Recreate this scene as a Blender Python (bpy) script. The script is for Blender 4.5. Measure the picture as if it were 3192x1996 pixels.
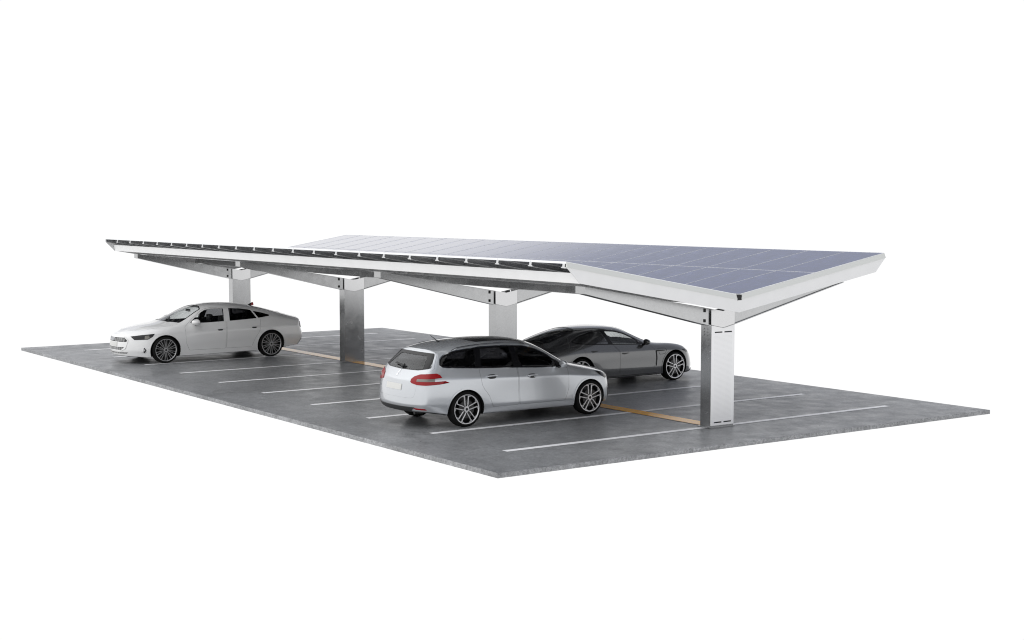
import bpy, bmesh, math, random
from mathutils import Vector, Matrix
from mathutils.bvhtree import BVHTree
from mathutils.geometry import delaunay_2d_cdt, barycentric_transform, intersect_point_line

S = bpy.context.scene
COL = S.collection
for o in list(bpy.data.objects):
    bpy.data.objects.remove(o, do_unlink=True)

# ------------------------------------------------------------------ camera, world, light, exposure
cd = bpy.data.cameras.new("camera")
cam = bpy.data.objects.new("camera", cd)
COL.objects.link(cam)
YAW, PITCH = 0.956, -0.0783
cam.location = (21.251, -20.006, 4.408)
cam.rotation_euler = (math.pi / 2 + PITCH, 0, YAW)
cd.sensor_width = 36.0
cd.sensor_fit = 'HORIZONTAL'
cd.lens = 36.0 * 4526.577 / 3192.0
cd.clip_end = 500
S.camera = cam

W = bpy.data.worlds.new("World")
S.world = W
W.use_nodes = True
nt = W.node_tree
nt.nodes.clear()
def wn(t, **k):
    n = nt.nodes.new(t)
    for a, b in k.items(): setattr(n, a, b)
    return n
tc = wn('ShaderNodeTexCoord')
sep = wn('ShaderNodeSeparateXYZ')
nt.links.new(tc.outputs['Generated'], sep.inputs[0])
# bright white surround up to about 11 degrees above the horizon, a dimmer cool ceiling above it
ring = wn('ShaderNodeMapRange', interpolation_type='SMOOTHSTEP')
ring.inputs['From Min'].default_value = 0.20
ring.inputs['From Max'].default_value = 0.25
nt.links.new(sep.outputs['Z'], ring.inputs['Value'])
# large soft bright side of the studio, low towards -Y and overhead towards -X
dot = wn('ShaderNodeVectorMath', operation='DOT_PRODUCT')
kd = Vector((-0.35, -0.80, 0.50)).normalized()
dot.inputs[1].default_value = kd
nt.links.new(tc.outputs['Generated'], dot.inputs[0])
soft = wn('ShaderNodeMapRange', interpolation_type='SMOOTHSTEP')
soft.inputs['From Min'].default_value = 0.05
soft.inputs['From Max'].default_value = 0.95
nt.links.new(dot.outputs['Value'], soft.inputs['Value'])
upper = wn('ShaderNodeMix', data_type='RGBA')
upper.inputs[6].default_value = (0.43, 0.45, 0.51, 1)
upper.inputs[7].default_value = (1.75, 1.75, 1.75, 1)
nt.links.new(soft.outputs[0], upper.inputs[0])
allm = wn('ShaderNodeMix', data_type='RGBA')
# the band near the horizon is brightest on the -Y side of the studio
low = wn('ShaderNodeVectorMath', operation='DOT_PRODUCT')
low.inputs[1].default_value = Vector((-0.30, -0.95, 0.0)).normalized()
nt.links.new(tc.outputs['Generated'], low.inputs[0])
lowr = wn('ShaderNodeMapRange', interpolation_type='SMOOTHSTEP')
lowr.inputs['From Min'].default_value = -0.15
lowr.inputs['From Max'].default_value = 0.95
nt.links.new(low.outputs['Value'], lowr.inputs['Value'])
band = wn('ShaderNodeMix', data_type='RGBA')
band.inputs[6].default_value = (1.03, 1.03, 1.035, 1)
band.inputs[7].default_value = (1.15, 1.15, 1.15, 1)
nt.links.new(lowr.outputs[0], band.inputs[0])
# and a little brighter on the +X side too
lowx = wn('ShaderNodeMapRange', interpolation_type='SMOOTHSTEP')
lowx.inputs['From Min'].default_value = 0.1
lowx.inputs['From Max'].default_value = 0.9
nt.links.new(sep.outputs['X'], lowx.inputs['Value'])
band2 = wn('ShaderNodeMix', data_type='RGBA')
band2.inputs[7].default_value = (1.30, 1.30, 1.30, 1)
nt.links.new(lowx.outputs[0], band2.inputs[0])
nt.links.new(band.outputs[2], band2.inputs[6])
nt.links.new(band2.outputs[2], allm.inputs[6])
nt.links.new(ring.outputs[0], allm.inputs[0])
nt.links.new(upper.outputs[2], allm.inputs[7])
bg = wn('ShaderNodeBackground')
bg.inputs['Strength'].default_value = 1.0
nt.links.new(allm.outputs[2], bg.inputs['Color'])
wo = wn('ShaderNodeOutputWorld')
nt.links.new(bg.outputs[0], wo.inputs[0])

vs = S.view_settings
S.display_settings.display_device = 'sRGB'
vs.view_transform = 'Standard'
vs.look = 'None'
vs.exposure = 0.0
vs.gamma = 1.0
vs.use_curve_mapping = False
S.render.engine = 'CYCLES'
S.cycles.use_denoising = True
S.cycles.filter_width = 1.1
S.cycles.max_bounces = 10
S.cycles.transparent_max_bounces = 16

# ------------------------------------------------------------------ materials
def material(name, base=(.5, .5, .5), rough=.5, metal=0., coat=0., coat_rough=.03, ior=1.5, spec=.5,
             noise=0., nscale=5., nrough=0., bump=0., bscale=60., trans=0., alpha=1., tint=None):
    m = bpy.data.materials.new(name)
    m.use_nodes = True
    t = m.node_tree
    p = t.nodes['Principled BSDF']
    p.inputs['Base Color'].default_value = (*base, 1)
    p.inputs['Roughness'].default_value = rough
    p.inputs['Metallic'].default_value = metal
    p.inputs['Coat Weight'].default_value = coat
    p.inputs['Coat Roughness'].default_value = coat_rough
    p.inputs['IOR'].default_value = ior
    p.inputs['Specular IOR Level'].default_value = spec
    p.inputs['Transmission Weight'].default_value = trans
    p.inputs['Alpha'].default_value = alpha
    if noise or nrough or bump:
        c = t.nodes.new('ShaderNodeTexCoord')
        n = t.nodes.new('ShaderNodeTexNoise')
        n.inputs['Scale'].default_value = nscale
        n.inputs['Detail'].default_value = 8
        t.links.new(c.outputs['Object'], n.inputs['Vector'])
        if noise:
            r = t.nodes.new('ShaderNodeMapRange')
            r.inputs['From Min'].default_value = .3
            r.inputs['From Max'].default_value = .7
            r.inputs['To Min'].default_value = 1 - noise
            r.inputs['To Max'].default_value = 1 + noise
            t.links.new(n.outputs['Fac'], r.inputs['Value'])
            mx = t.nodes.new('ShaderNodeVectorMath'); mx.operation = 'SCALE'
            mx.inputs[0].default_value = base
            t.links.new(r.outputs[0], mx.inputs['Scale'])
            t.links.new(mx.outputs[0], p.inputs['Base Color'])
        if nrough:
            r2 = t.nodes.new('ShaderNodeMapRange')
            r2.inputs['From Min'].default_value = .3
            r2.inputs['From Max'].default_value = .7
            r2.inputs['To Min'].default_value = max(.02, rough - nrough)
            r2.inputs['To Max'].default_value = rough + nrough
            t.links.new(n.outputs['Fac'], r2.inputs['Value'])
            t.links.new(r2.outputs[0], p.inputs['Roughness'])
        if bump:
            n2 = t.nodes.new('ShaderNodeTexNoise')
            n2.inputs['Scale'].default_value = bscale
            n2.inputs['Detail'].default_value = 6
            t.links.new(c.outputs['Object'], n2.inputs['Vector'])
            b = t.nodes.new('ShaderNodeBump')
            b.inputs['Strength'].default_value = bump
            b.inputs['Distance'].default_value = .01
            t.links.new(n2.outputs['Fac'], b.inputs['Height'])
            t.links.new(b.outputs[0], p.inputs['Normal'])
    return m

def concrete_material(name, base, rough, pits=True):
    m = bpy.data.materials.new(name); m.use_nodes = True
    t = m.node_tree; p = t.nodes['Principled BSDF']
    c = t.nodes.new('ShaderNodeTexCoord')
    def noise(scale, detail, rgh=.6, dist=0):
        n = t.nodes.new('ShaderNodeTexNoise'); n.inputs['Scale'].default_value = scale
        n.inputs['Detail'].default_value = detail; n.inputs['Roughness'].default_value = rgh
        n.inputs['Distortion'].default_value = dist
        t.links.new(c.outputs['Object'], n.inputs['Vector']); return n
    def rng(src, a, b, lo, hi):
        r = t.nodes.new('ShaderNodeMapRange'); r.inputs['From Min'].default_value = a; r.inputs['From Max'].default_value = b
        r.inputs['To Min'].default_value = lo; r.inputs['To Max'].default_value = hi
        t.links.new(src, r.inputs['Value']); return r.outputs[0]
    def mul(a, b):
        x = t.nodes.new('ShaderNodeMath'); x.operation = 'MULTIPLY'
        t.links.new(a, x.inputs[0]); t.links.new(b, x.inputs[1]); return x.outputs[0]
    big = rng(noise(.45, 5, .55, .6).outputs['Fac'], .3, .7, .78, 1.20)
    mid = rng(noise(4.5, 9, .72, .9).outputs['Fac'], .32, .68, .70, 1.26)
    fine = rng(noise(20, 6, .8).outputs['Fac'], .34, .66, .55, 1.42)
    v = t.nodes.new('ShaderNodeTexVoronoi'); v.inputs['Scale'].default_value = 9.0
    v.inputs['Randomness'].default_value = 1.0
    t.links.new(c.outputs['Object'], v.inputs['Vector'])
    pit = rng(v.outputs['Distance'], .05, .13, .25, 1.0)
    gate = rng(noise(1.3, 3).outputs['Fac'], .52, .60, 0.0, 1.0)
    pm = t.nodes.new('ShaderNodeMix'); pm.data_type = 'FLOAT'
    pm.inputs[2].default_value = 1.0
    t.links.new(gate, pm.inputs[0]); t.links.new(pit, pm.inputs[3])
    k = mul(mul(mul(big, mid), fine), pm.outputs[0])
    s = t.nodes.new('ShaderNodeVectorMath'); s.operation = 'SCALE'; s.inputs[0].default_value = base
    t.links.new(k, s.inputs['Scale']); t.links.new(s.outputs[0], p.inputs['Base Color'])
    t.links.new(rng(noise(2.0, 6).outputs['Fac'], .3, .7, rough - .06, rough + .12), p.inputs['Roughness'])
    b = t.nodes.new('ShaderNodeBump'); b.inputs['Strength'].default_value = .35; b.inputs['Distance'].default_value = .006
    t.links.new(noise(14, 8, .7).outputs['Fac'], b.inputs['Height']); t.links.new(b.outputs[0], p.inputs['Normal'])
    return m

def galvanised_material(name, base, rough):
    m = bpy.data.materials.new(name); m.use_nodes = True
    t = m.node_tree; p = t.nodes['Principled BSDF']
    c = t.nodes.new('ShaderNodeTexCoord')
    v = t.nodes.new('ShaderNodeTexVoronoi'); v.inputs['Scale'].default_value = 26
    n = t.nodes.new('ShaderNodeTexNoise'); n.inputs['Scale'].default_value = 5; n.inputs['Detail'].default_value = 8
    n.inputs['Roughness'].default_value = .7
    for q in (v, n): t.links.new(c.outputs['Object'], q.inputs['Vector'])
    sp = t.nodes.new('ShaderNodeSeparateColor'); t.links.new(v.outputs['Color'], sp.inputs[0])
    a = t.nodes.new('ShaderNodeMapRange'); a.inputs['To Min'].default_value = .975; a.inputs['To Max'].default_value = 1.02
    t.links.new(sp.outputs[0], a.inputs['Value'])
    b = t.nodes.new('ShaderNodeMapRange'); b.inputs['From Min'].default_value = .3; b.inputs['From Max'].default_value = .7
    b.inputs['To Min'].default_value = .94; b.inputs['To Max'].default_value = 1.04
    t.links.new(n.outputs['Fac'], b.inputs['Value'])
    x = t.nodes.new('ShaderNodeMath'); x.operation = 'MULTIPLY'
    t.links.new(a.outputs[0], x.inputs[0]); t.links.new(b.outputs[0], x.inputs[1])
    s = t.nodes.new('ShaderNodeVectorMath'); s.operation = 'SCALE'; s.inputs[0].default_value = base
    t.links.new(x.outputs[0], s.inputs['Scale']); t.links.new(s.outputs[0], p.inputs['Base Color'])
    r = t.nodes.new('ShaderNodeMapRange'); r.inputs['From Min'].default_value = .3; r.inputs['From Max'].default_value = .7
    r.inputs['To Min'].default_value = rough * .8; r.inputs['To Max'].default_value = rough * 1.2
    t.links.new(n.outputs['Fac'], r.inputs['Value']); t.links.new(r.outputs[0], p.inputs['Roughness'])
    p.inputs['Metallic'].default_value = 1.0
    return m

def perforated_material(name):
    m = bpy.data.materials.new(name); m.use_nodes = True
    t = m.node_tree; p = t.nodes['Principled BSDF']
    p.inputs['Roughness'].default_value = .4
    c = t.nodes.new('ShaderNodeTexCoord')
    sc = t.nodes.new('ShaderNodeVectorMath'); sc.operation = 'SCALE'; sc.inputs['Scale'].default_value = 1 / .024
    t.links.new(c.outputs['Object'], sc.inputs[0])
    fr = t.nodes.new('ShaderNodeVectorMath'); fr.operation = 'FRACTION'
    t.links.new(sc.outputs[0], fr.inputs[0])
    sb = t.nodes.new('ShaderNodeVectorMath'); sb.operation = 'SUBTRACT'; sb.inputs[1].default_value = (.5, .5, .5)
    t.links.new(fr.outputs[0], sb.inputs[0])
    ml = t.nodes.new('ShaderNodeVectorMath'); ml.operation = 'MULTIPLY'; ml.inputs[1].default_value = (0, 1, 1)
    t.links.new(sb.outputs[0], ml.inputs[0])
    ln = t.nodes.new('ShaderNodeVectorMath'); ln.operation = 'LENGTH'
    t.links.new(ml.outputs[0], ln.inputs[0])
    lt = t.nodes.new('ShaderNodeMath'); lt.operation = 'LESS_THAN'; lt.inputs[1].default_value = .20
    t.links.new(ln.outputs['Value'], lt.inputs[0])
    # holes only inside the perforated field
    sx = t.nodes.new('ShaderNodeSeparateXYZ'); t.links.new(c.outputs['Object'], sx.inputs[0])
    def win(sock, lo, hi):
        g = t.nodes.new('ShaderNodeMath'); g.operation = 'GREATER_THAN'; g.inputs[1].default_value = lo
        l = t.nodes.new('ShaderNodeMath'); l.operation = 'LESS_THAN'; l.inputs[1].default_value = hi
        q = t.nodes.new('ShaderNodeMath'); q.operation = 'MULTIPLY'
        t.links.new(sock, g.inputs[0]); t.links.new(sock, l.inputs[0])
        t.links.new(g.outputs[0], q.inputs[0]); t.links.new(l.outputs[0], q.inputs[1]); return q.outputs[0]
    w1, w2 = win(sx.outputs['Y'], -.24, .24), win(sx.outputs['Z'], .20, 1.84)
    a = t.nodes.new('ShaderNodeMath'); a.operation = 'MULTIPLY'; t.links.new(w1, a.inputs[0]); t.links.new(w2, a.inputs[1])
    b = t.nodes.new('ShaderNodeMath'); b.operation = 'MULTIPLY'; t.links.new(a.outputs[0], b.inputs[0]); t.links.new(lt.outputs[0], b.inputs[1])
    mx = t.nodes.new('ShaderNodeMix'); mx.data_type = 'RGBA'
    mx.inputs[6].default_value = (.86, .86, .86, 1); mx.inputs[7].default_value = (.66, .66, .66, 1)
    t.links.new(b.outputs[0], mx.inputs[0]); t.links.new(mx.outputs[2], p.inputs['Base Color'])
    return m

M = {}
M['concrete'] = concrete_material('concrete', (.215, .220, .227), .33)
M['concrete_edge'] = concrete_material('concrete_edge', (.25, .254, .262), .75)
M['white_line'] = material('white_line_paint', (.92, .92, .93), .32, spec=.25, noise=.08, nscale=9)
M['yellow_line'] = material('yellow_line_paint', (.98, .45, .001), .12, spec=.04, noise=.06, nscale=9)
M['steel'] = galvanised_material('galvanised_steel', (.43, .433, .437), .24)
M['white_sheet'] = material('white_coated_sheet', (.69, .69, .69), .45, noise=.02, nscale=3)
M['eaves_sheet'] = material('white_eaves_sheet', (.80, .80, .80), .4, noise=.02, nscale=3)
M['trim_sheet'] = material('pale_grey_trim', (.60, .61, .59), .4)
M['plate'] = material('pale_head_plate', (.55, .55, .555), .18, metal=1.0)
M['perforated'] = perforated_material('perforated_sheet')
M['black'] = material('black_recess', (.006, .006, .006), .7)
M['alu'] = material('anodised_frame', (.80, .81, .82), .3, metal=.35)
M['cell'] = material('blue_solar_glass', (.028, .044, .165), .08, ior=1.55, coat=.75, coat_rough=.04, spec=.5, noise=.35, nscale=6, nrough=.05)
M['backsheet'] = material('panel_back', (.05, .055, .075), .3)
M['frame_top'] = material('frame_top', (.50, .51, .53), .4)
M['rail_metal'] = material('rail_metal', (.62, .625, .63), .22, metal=1.0)

# ------------------------------------------------------------------ mesh helpers
def mesh_obj(name, verts, faces, mats, parent=None, mi=None, smooth=False, sharp=None):
    me = bpy.data.meshes.new(name)
    me.from_pydata([tuple(v) for v in verts], [], faces)
    for m in (mats if isinstance(mats, (list, tuple)) else [mats]): me.materials.append(m)
    if mi:
        for p, k in zip(me.polygons, mi): p.material_index = k
    if smooth:
        for p in me.polygons: p.use_smooth = True
        if sharp is not None: me.set_sharp_from_angle(angle=math.radians(sharp))
    me.update()
    o = bpy.data.objects.new(name, me)
    COL.objects.link(o)
    if parent: o.parent = parent
    return o

class MB:
    """collects simple solids for ONE mesh object"""
    def __init__(s): s.v, s.f, s.m = [], [], []
    def add(s, vs, fs, mi=0):
        b = len(s.v); s.v += [Vector(v) for v in vs]
        for f in fs: s.f.append([b + i for i in f]); s.m.append(mi)
    def box(s, a, b, mi=0):
        (x0, y0, z0), (x1, y1, z1) = a, b
        s.add([(x0,y0,z0),(x1,y0,z0),(x1,y1,z0),(x0,y1,z0),(x0,y0,z1),(x1,y0,z1),(x1,y1,z1),(x0,y1,z1)],
              [(0,3,2,1),(4,5,6,7),(0,1,5,4),(1,2,6,5),(2,3,7,6),(3,0,4,7)], mi)
    def prism_x(s, poly, x0, x1, mi=0):      # poly of (y,z), counter-clockwise seen from +X
        n = len(poly)
        s.add([(x0, y, z) for y, z in poly] + [(x1, y, z) for y, z in poly],
              [list(range(n))[::-1], list(range(n, 2*n))] + [(i, (i+1) % n, n + (i+1) % n, n + i) for i in range(n)], mi)
    def prism_y(s, poly, y0, y1, mi=0):      # poly of (x,z), counter-clockwise seen from -Y
        n = len(poly)
        s.add([(x, y0, z) for x, z in poly] + [(x, y1, z) for x, z in poly],
              [list(range(n)), list(range(n, 2*n))[::-1]] + [((i+1) % n, i, n + i, n + (i+1) % n) for i in range(n)], mi)
    def cyl(s, a, b, r0, r1=None, n=16, mi=0):
        a, b = Vector(a), Vector(b); r1 = r0 if r1 is None else r1
        d = (b - a).normalized(); u = d.orthogonal().normalized(); w = d.cross(u)
        vs = []
        for p, r in ((a, r0), (b, r1)):
            vs += [p + (u * math.cos(2*math.pi*i/n) + w * math.sin(2*math.pi*i/n)) * r for i in range(n)]
        s.add(vs, [list(range(n))[::-1], list(range(n, 2*n))] + [(i, (i+1) % n, n + (i+1) % n, n + i) for i in range(n)], mi)
    def build(s, name, mats, parent=None, smooth=False, sharp=35):
        return mesh_obj(name, s.v, s.f, mats, parent, s.m, smooth, sharp)

def empty(name, loc=(0, 0, 0), rz=0):
    o = bpy.data.objects.new(name, None); COL.objects.link(o)
    o.location = loc; o.rotation_euler = (0, 0, rz); o.empty_display_size = .2
    return o
def tag(o, label, cat, group=None):
    o['label'] = label; o['category'] = cat
    if group: o['group'] = group
    return o
def copy_tree(o, parent=None, kids=None):
    kids = kids if kids is not None else {}
    c = o.copy(); COL.objects.link(c)
    if parent: c.parent = parent
    for ch in [x for x in COL.objects if x.parent == o]: copy_tree(ch, c)
    return c

# ------------------------------------------------------------------ the ground: a concrete slab with painted bays
SX0, SX1, SY0, SY1, STH = -24.456, 1.704, -6.495, 6.495, .088
random.seed(3)
def slab():
    nx, ny = 240, 120
    vs, fs, mi = [], [], []
    bm = bmesh.new()
    def jag(i): return random.uniform(-.006, .006)
    top = []
    outline = []
    for i in range(nx): outline.append((SX0 + (SX1 - SX0) * i / nx, SY0))
    for j in range(ny): outline.append((SX1, SY0 + (SY1 - SY0) * j / ny))
    for i in range(nx): outline.append((SX1 - (SX1 - SX0) * i / nx, SY1))
    for j in range(ny): outline.append((SX0, SY1 - (SY1 - SY0) * j / ny))
    n = len(outline)
    rings = []
    for z, ins in ((-STH, 0.004), (-STH + .02, 0), (-.012, 0), (0, .006)):
        r = []
        for k, (x, y) in enumerate(outline):
            j = jag(k) if z > -STH + .01 and z < -.001 else jag(k) * .6
            cx, cy = (SX0 + SX1) / 2, 0
            dx = -1 if x >= SX1 else (1 if x <= SX0 else 0)
            dy = -1 if y >= SY1 else (1 if y <= SY0 else 0)
            r.append(bm.verts.new((x + dx * (ins + j), y + dy * (ins + j), z)))
        rings.append(r)
    for a, b in zip(rings, rings[1:]):
        for k in range(n):
            f = bm.faces.new((a[k], a[(k+1) % n], b[(k+1) % n], b[k])); f.material_index = 1
    bm.faces.new(rings[-1]); bm.faces.new(rings[0][::-1])
    me = bpy.data.meshes.new('ground'); bm.to_mesh(me); bm.free()
    me.materials.append(M['concrete']); me.materials.append(M['concrete_edge'])
    o = bpy.data.objects.new('ground', me); COL.objects.link(o)
    o['kind'] = 'structure'
    o['label'] = 'grey concrete parking slab with painted bays'
    return o
ground = slab()
LW = .164
for k in range(10):
    x = -2.5 * k
    mesh_obj('bay_line', [(x-LW/2, -5.165, .004), (x+LW/2, -5.165, .004), (x+LW/2, 5.165, .004), (x-LW/2, 5.165, .004)],
             [(0, 1, 2, 3)], M['white_line'], ground)
mesh_obj('centre_line', [(-22.5, -.16, .008), (0, -.16, .008), (0, .21, .008), (-22.5, .21, .008)], [(0, 1, 2, 3)],
         M['yellow_line'], ground)

# ------------------------------------------------------------------ the solar carport
carport = empty('solar_carport', (0.036, 0, 0))
tag(carport, 'long carport on four steel columns with a shallow butterfly roof of blue solar panels', 'carport')
OX = .036
def P_(name, mb, mats, parent, **k):       # build in world coordinates below the carport
    o = mb.build(name, mats, parent, **k); return o

COLX = [-7.5 * k for k in range(4)]        # relative to the carport's origin
HW, HY, HT = .146, .314, 2.066             # column half width, half depth, head height

def make_column(front):
    m = MB()
    m.prism_x([(-HY, .0), (HY, .0), (HY, HT - .004), (0, 2.0), (-HY, HT - .004)], -HW, HW)
    c = m.build('column', M['steel'], carport)
    b = MB(); b.box((-HW - .05, -HY - .03, .009), (HW + .012, HY + .03, .022))
    bp = b.build('base_plate', M['steel'], c)
    # folded head plates closing the joint of the two arms
    h = MB()
    pl = [(-HY, 2.068), (0, 2.004), (HY, 2.068), (HY, 2.386), (0, 2.331), (-HY, 2.386)]
    h.prism_x(pl, HW - .008, HW + .004)
    h.prism_x(pl, -HW - .004, -HW + .008)
    h.build('head_plate', M['plate'], c)
    # bolts on the long faces
    if front:
        for sy in (-1, 1):
            for ix in (-.05, .05):
                for iz in range(3):
                    q = MB(); z = 1.98 - .062 * iz
                    q.cyl((ix, sy * HY, z), (ix, sy * (HY + .006), z), .008, n=8); q.build('bolt', M['black'], c)
        p = MB(); p.box((HW + .001, -HY + .004, .055), (HW + .010, HY - .004, HT - .085))
        # triangle below the head plate
        p.prism_x([(-HY + .004, HT - .085), (HY - .004, HT - .085), (HY - .004, HT - .012), (0, 1.992), (-HY + .004, HT - .012)], HW + .001, HW + .010)
        pp = p.build('perforated_panel', M['perforated'], c)
        for z in (.115, 1.915):
            for y0, y1 in ((-.225, -.025), (.035, .235)):
                q = MB(); q.box((HW + .006, y0, z - .012), (HW + .0125, y1, z + .012)); q.build('slot', M['black'], pp)
    return c

def arm_top(y): return 2.335 + .169 * abs(y)
def arm_bot(y): return 1.975 + .2347 * abs(y)
def make_arm(sy):
    m = MB()
    yi, yo = (.50 if sy < 0 else .318), 3.47
    def quad(a, b): return [(a, arm_bot(a)), (b, arm_bot(b)), (b, arm_top(b)), (a, arm_top(a))]
    pts = quad(yi, yo)
    if sy < 0: pts = [(-y, z) for y, z in pts][::-1]
    m.prism_x(pts, -.112, .112)
    def strip(a0, b0, f0, f1):
        q = [(a0, f0(a0)), (b0, f0(b0)), (b0, f1(b0)), (a0, f1(a0))]
        if sy < 0: q = [(-y, z) for y, z in q][::-1]
        m.prism_x(q, -HW, HW)
    strip(yi, yo, lambda y: arm_bot(y) - .002, lambda y: arm_bot(y) + .014)
    strip(yi, yo, lambda y: arm_top(y) - .012, lambda y: arm_top(y) + .002)
    strip(yo + .0006, yo + .008, lambda y: arm_bot(yo) - .002, lambda y: arm_top(yo) + .002)
    a = m.build('roof_arm', M['steel'], carport)
    if sy > 0: return a
    # flanges
    for zt in (0, 1):
        f = MB()
        if zt: fl = [(.30, arm_top(.30) - .012), (yi, arm_top(yi) - .012), (yi, arm_top(yi)), (.30, arm_top(.30))]
        else: fl = [(.30, arm_bot(.30)), (yi, arm_bot(yi)), (yi, arm_bot(yi) + .014), (.30, arm_bot(.30) + .014)]
        if sy < 0: fl = [(-y, z) for y, z in fl][::-1]
        f.prism_x(fl, -HW, HW); f.build('flange', M['steel'], a)
    w = MB()
    wb = [(.28, arm_bot(.28) + .014), (yi, arm_bot(yi) + .014), (yi, arm_top(yi) - .012), (.28, arm_top(.28) - .012)]
    if sy < 0: wb = [(-y, z) for y, z in wb][::-1]
    w.prism_x(wb, -.105, .105); w.build('joint_web', M['steel'], a)
    for z0, z1 in ((2.125, 2.185), (2.325, 2.395)):
        q = MB(); ya, yb = sorted((sy * .445, sy * .482)); q.box((.10, ya, z0), (.13, yb, z1)); q.build('slot', M['black'], a)
    return a
arm_l, arm_r = make_arm(-1), make_arm(1)
col_plain = make_column(False)
col_front = make_column(True)
for k, x in enumerate(COLX):
    if k == 0: pass
    else:
        c = col_plain if k == 1 else copy_tree(col_plain, carport)
        c.location.x = x
        for a in (arm_l, arm_r): copy_tree(a, carport).location.x = x

# roof geometry (carport-relative x; y measured from the valley line YV)
YV, TAN, ZV = .048, .1735, 2.687
def roof_z(r): return ZV + TAN * (r - .05)
RX1, RX0 = .56 - OX, -23.11 - OX
NP = 22
PW = (RX1 - RX0) / NP
ang = math.atan(TAN)
nrm = {s: Vector((0, -s * math.sin(ang), math.cos(ang))) for s in (-1, 1)}   # outward top normal of each wing
alongs = {s: Vector((0, s * math.cos(ang), math.sin(ang))) for s in (-1, 1)}
def wing_pt(s, x, l, n):        # l metres up the slope from the valley edge, n metres above the panel top
    return Vector((x, YV + s * .05, ZV)) + alongs[s] * l + nrm[s] * n
WL = 4.21 / math.cos(ang)
PLN = WL / 2
def panel_mesh(s):
    m = MB()
    w, l, fr, th = PW - .007, PLN - .007, .009, .040
    def pt(x, q, n): return Vector((x, 0, 0)) + alongs[s] * q + nrm[s] * n
    def quadbox(x0, x1, q0, q1, n0, n1, mi):
        vs = [pt(x0,q0,n0),pt(x1,q0,n0),pt(x1,q1,n0),pt(x0,q1,n0),pt(x0,q0,n1),pt(x1,q0,n1),pt(x1,q1,n1),pt(x0,q1,n1)]
        fs = [(0,3,2,1),(4,5,6,7),(0,1,5,4),(1,2,6,5),(2,3,7,6),(3,0,4,7)]
        if s < 0: fs = [f[::-1] for f in fs]
        b0 = len(m.m); m.add(vs, fs, mi)
        if mi == 0: m.m[b0 + 1] = 3
    quadbox(0, w, 0, fr, -th, 0, 0); quadbox(0, w, l - fr, l, -th, 0, 0)
    quadbox(0, fr, fr, l - fr, -th, 0, 0); quadbox(w - fr, w, fr, l - fr, -th, 0, 0)
    quadbox(fr, w - fr, fr, l - fr, -.011, -.003, 1)
    quadbox(fr, w - fr, fr, l - fr, -.018, -.0112, 2)
    return m
for s in (-1, 1):
    first = panel_mesh(s).build('solar_panel', [M['alu'], M['cell'], M['backsheet'], M['frame_top']], carport)
    for i in range(NP):
        for j in range(2):
            o = first if (i == 0 and j == 0) else first.copy()
            if o is not first: COL.objects.link(o)
            o.location = wing_pt(s, RX0 + i * PW + .0035, j * PLN + .0035, 0)
    # rails under every joint, running up the slope
    rl = MB()
    def bar(x0, x1, l0, l1, n0, n1):
        def pt(x, q, n): return Vector((x, 0, 0)) + alongs[s] * q + nrm[s] * n
        vs = [pt(x0,l0,n0),pt(x1,l0,n0),pt(x1,l1,n0),pt(x0,l1,n0),pt(x0,l0,n1),pt(x1,l0,n1),pt(x1,l1,n1),pt(x0,l1,n1)]
        fs = [(0,3,2,1),(4,5,6,7),(0,1,5,4),(1,2,6,5),(2,3,7,6),(3,0,4,7)]
        if s < 0: fs = [f[::-1] for f in fs]
        rl.add(vs, fs)
    bar(-.036, .036, .03, WL - .004, -.100, -.041)
    bar(-.068, .068, .03, WL - .004, -.120, -.1001)
    r0 = rl.build('rail', M['rail_metal'], carport)
    for i in range(NP + 1):
        o = r0 if i == 0 else r0.copy()
        if i: COL.objects.link(o)
        x = RX0 + i * PW + (.06 if i == 0 else (-.06 if i == NP else 0))
        o.location = wing_pt(s, x, 0, 0)
    # purlins
    for l in (1.12, 3.06):
        q = MB()
        def pt(x, a, n): return wing_pt(s, x, a, n)
        x0, x1 = RX0 + .12, RX1 - .12
        vs = [pt(x0,l,-.335),pt(x1,l,-.335),pt(x1,l+.15,-.335),pt(x0,l+.15,-.335),pt(x0,l,-.1185),pt(x1,l,-.1185),pt(x1,l+.15,-.1185),pt(x0,l+.15,-.1185)]
        fs = [(0,3,2,1),(4,5,6,7),(0,1,5,4),(1,2,6,5),(2,3,7,6),(3,0,4,7)]
        if s < 0: fs = [f[::-1] for f in fs]
        q.add(vs, fs); q.build('purlin', M['steel'], carport)
    # tilted eaves fascia along the outer edge
    e = MB()
    poly = [(YV + s * 4.005, 3.198), (YV + s * 3.958, 3.010), (YV + s * 3.945, 3.014), (YV + s * 3.991, 3.202)]
    if s > 0: poly = poly[::-1]
    e.prism_x(poly, RX0 + .01, RX1 + .012)
    e.build('eaves_fascia', M['eaves_sheet'], carport)
# gutter in the valley
g = MB()
g.prism_x([(YV - .10, 2.50), (YV + .10, 2.50), (YV + .13, 2.56), (YV - .13, 2.56)], RX0 + .05, RX1 - .03)
gt = g.build('gutter', M['steel'], carport)
for gx in (RX1 - .004, RX0 - .03):
    q = MB(); q.box((gx, YV - .062, 2.565), (gx + .034, YV + .062, 2.672)); q.build('gap_shade', M['black'], gt)  # black block standing in for the shade in the open gap between the trims
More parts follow.
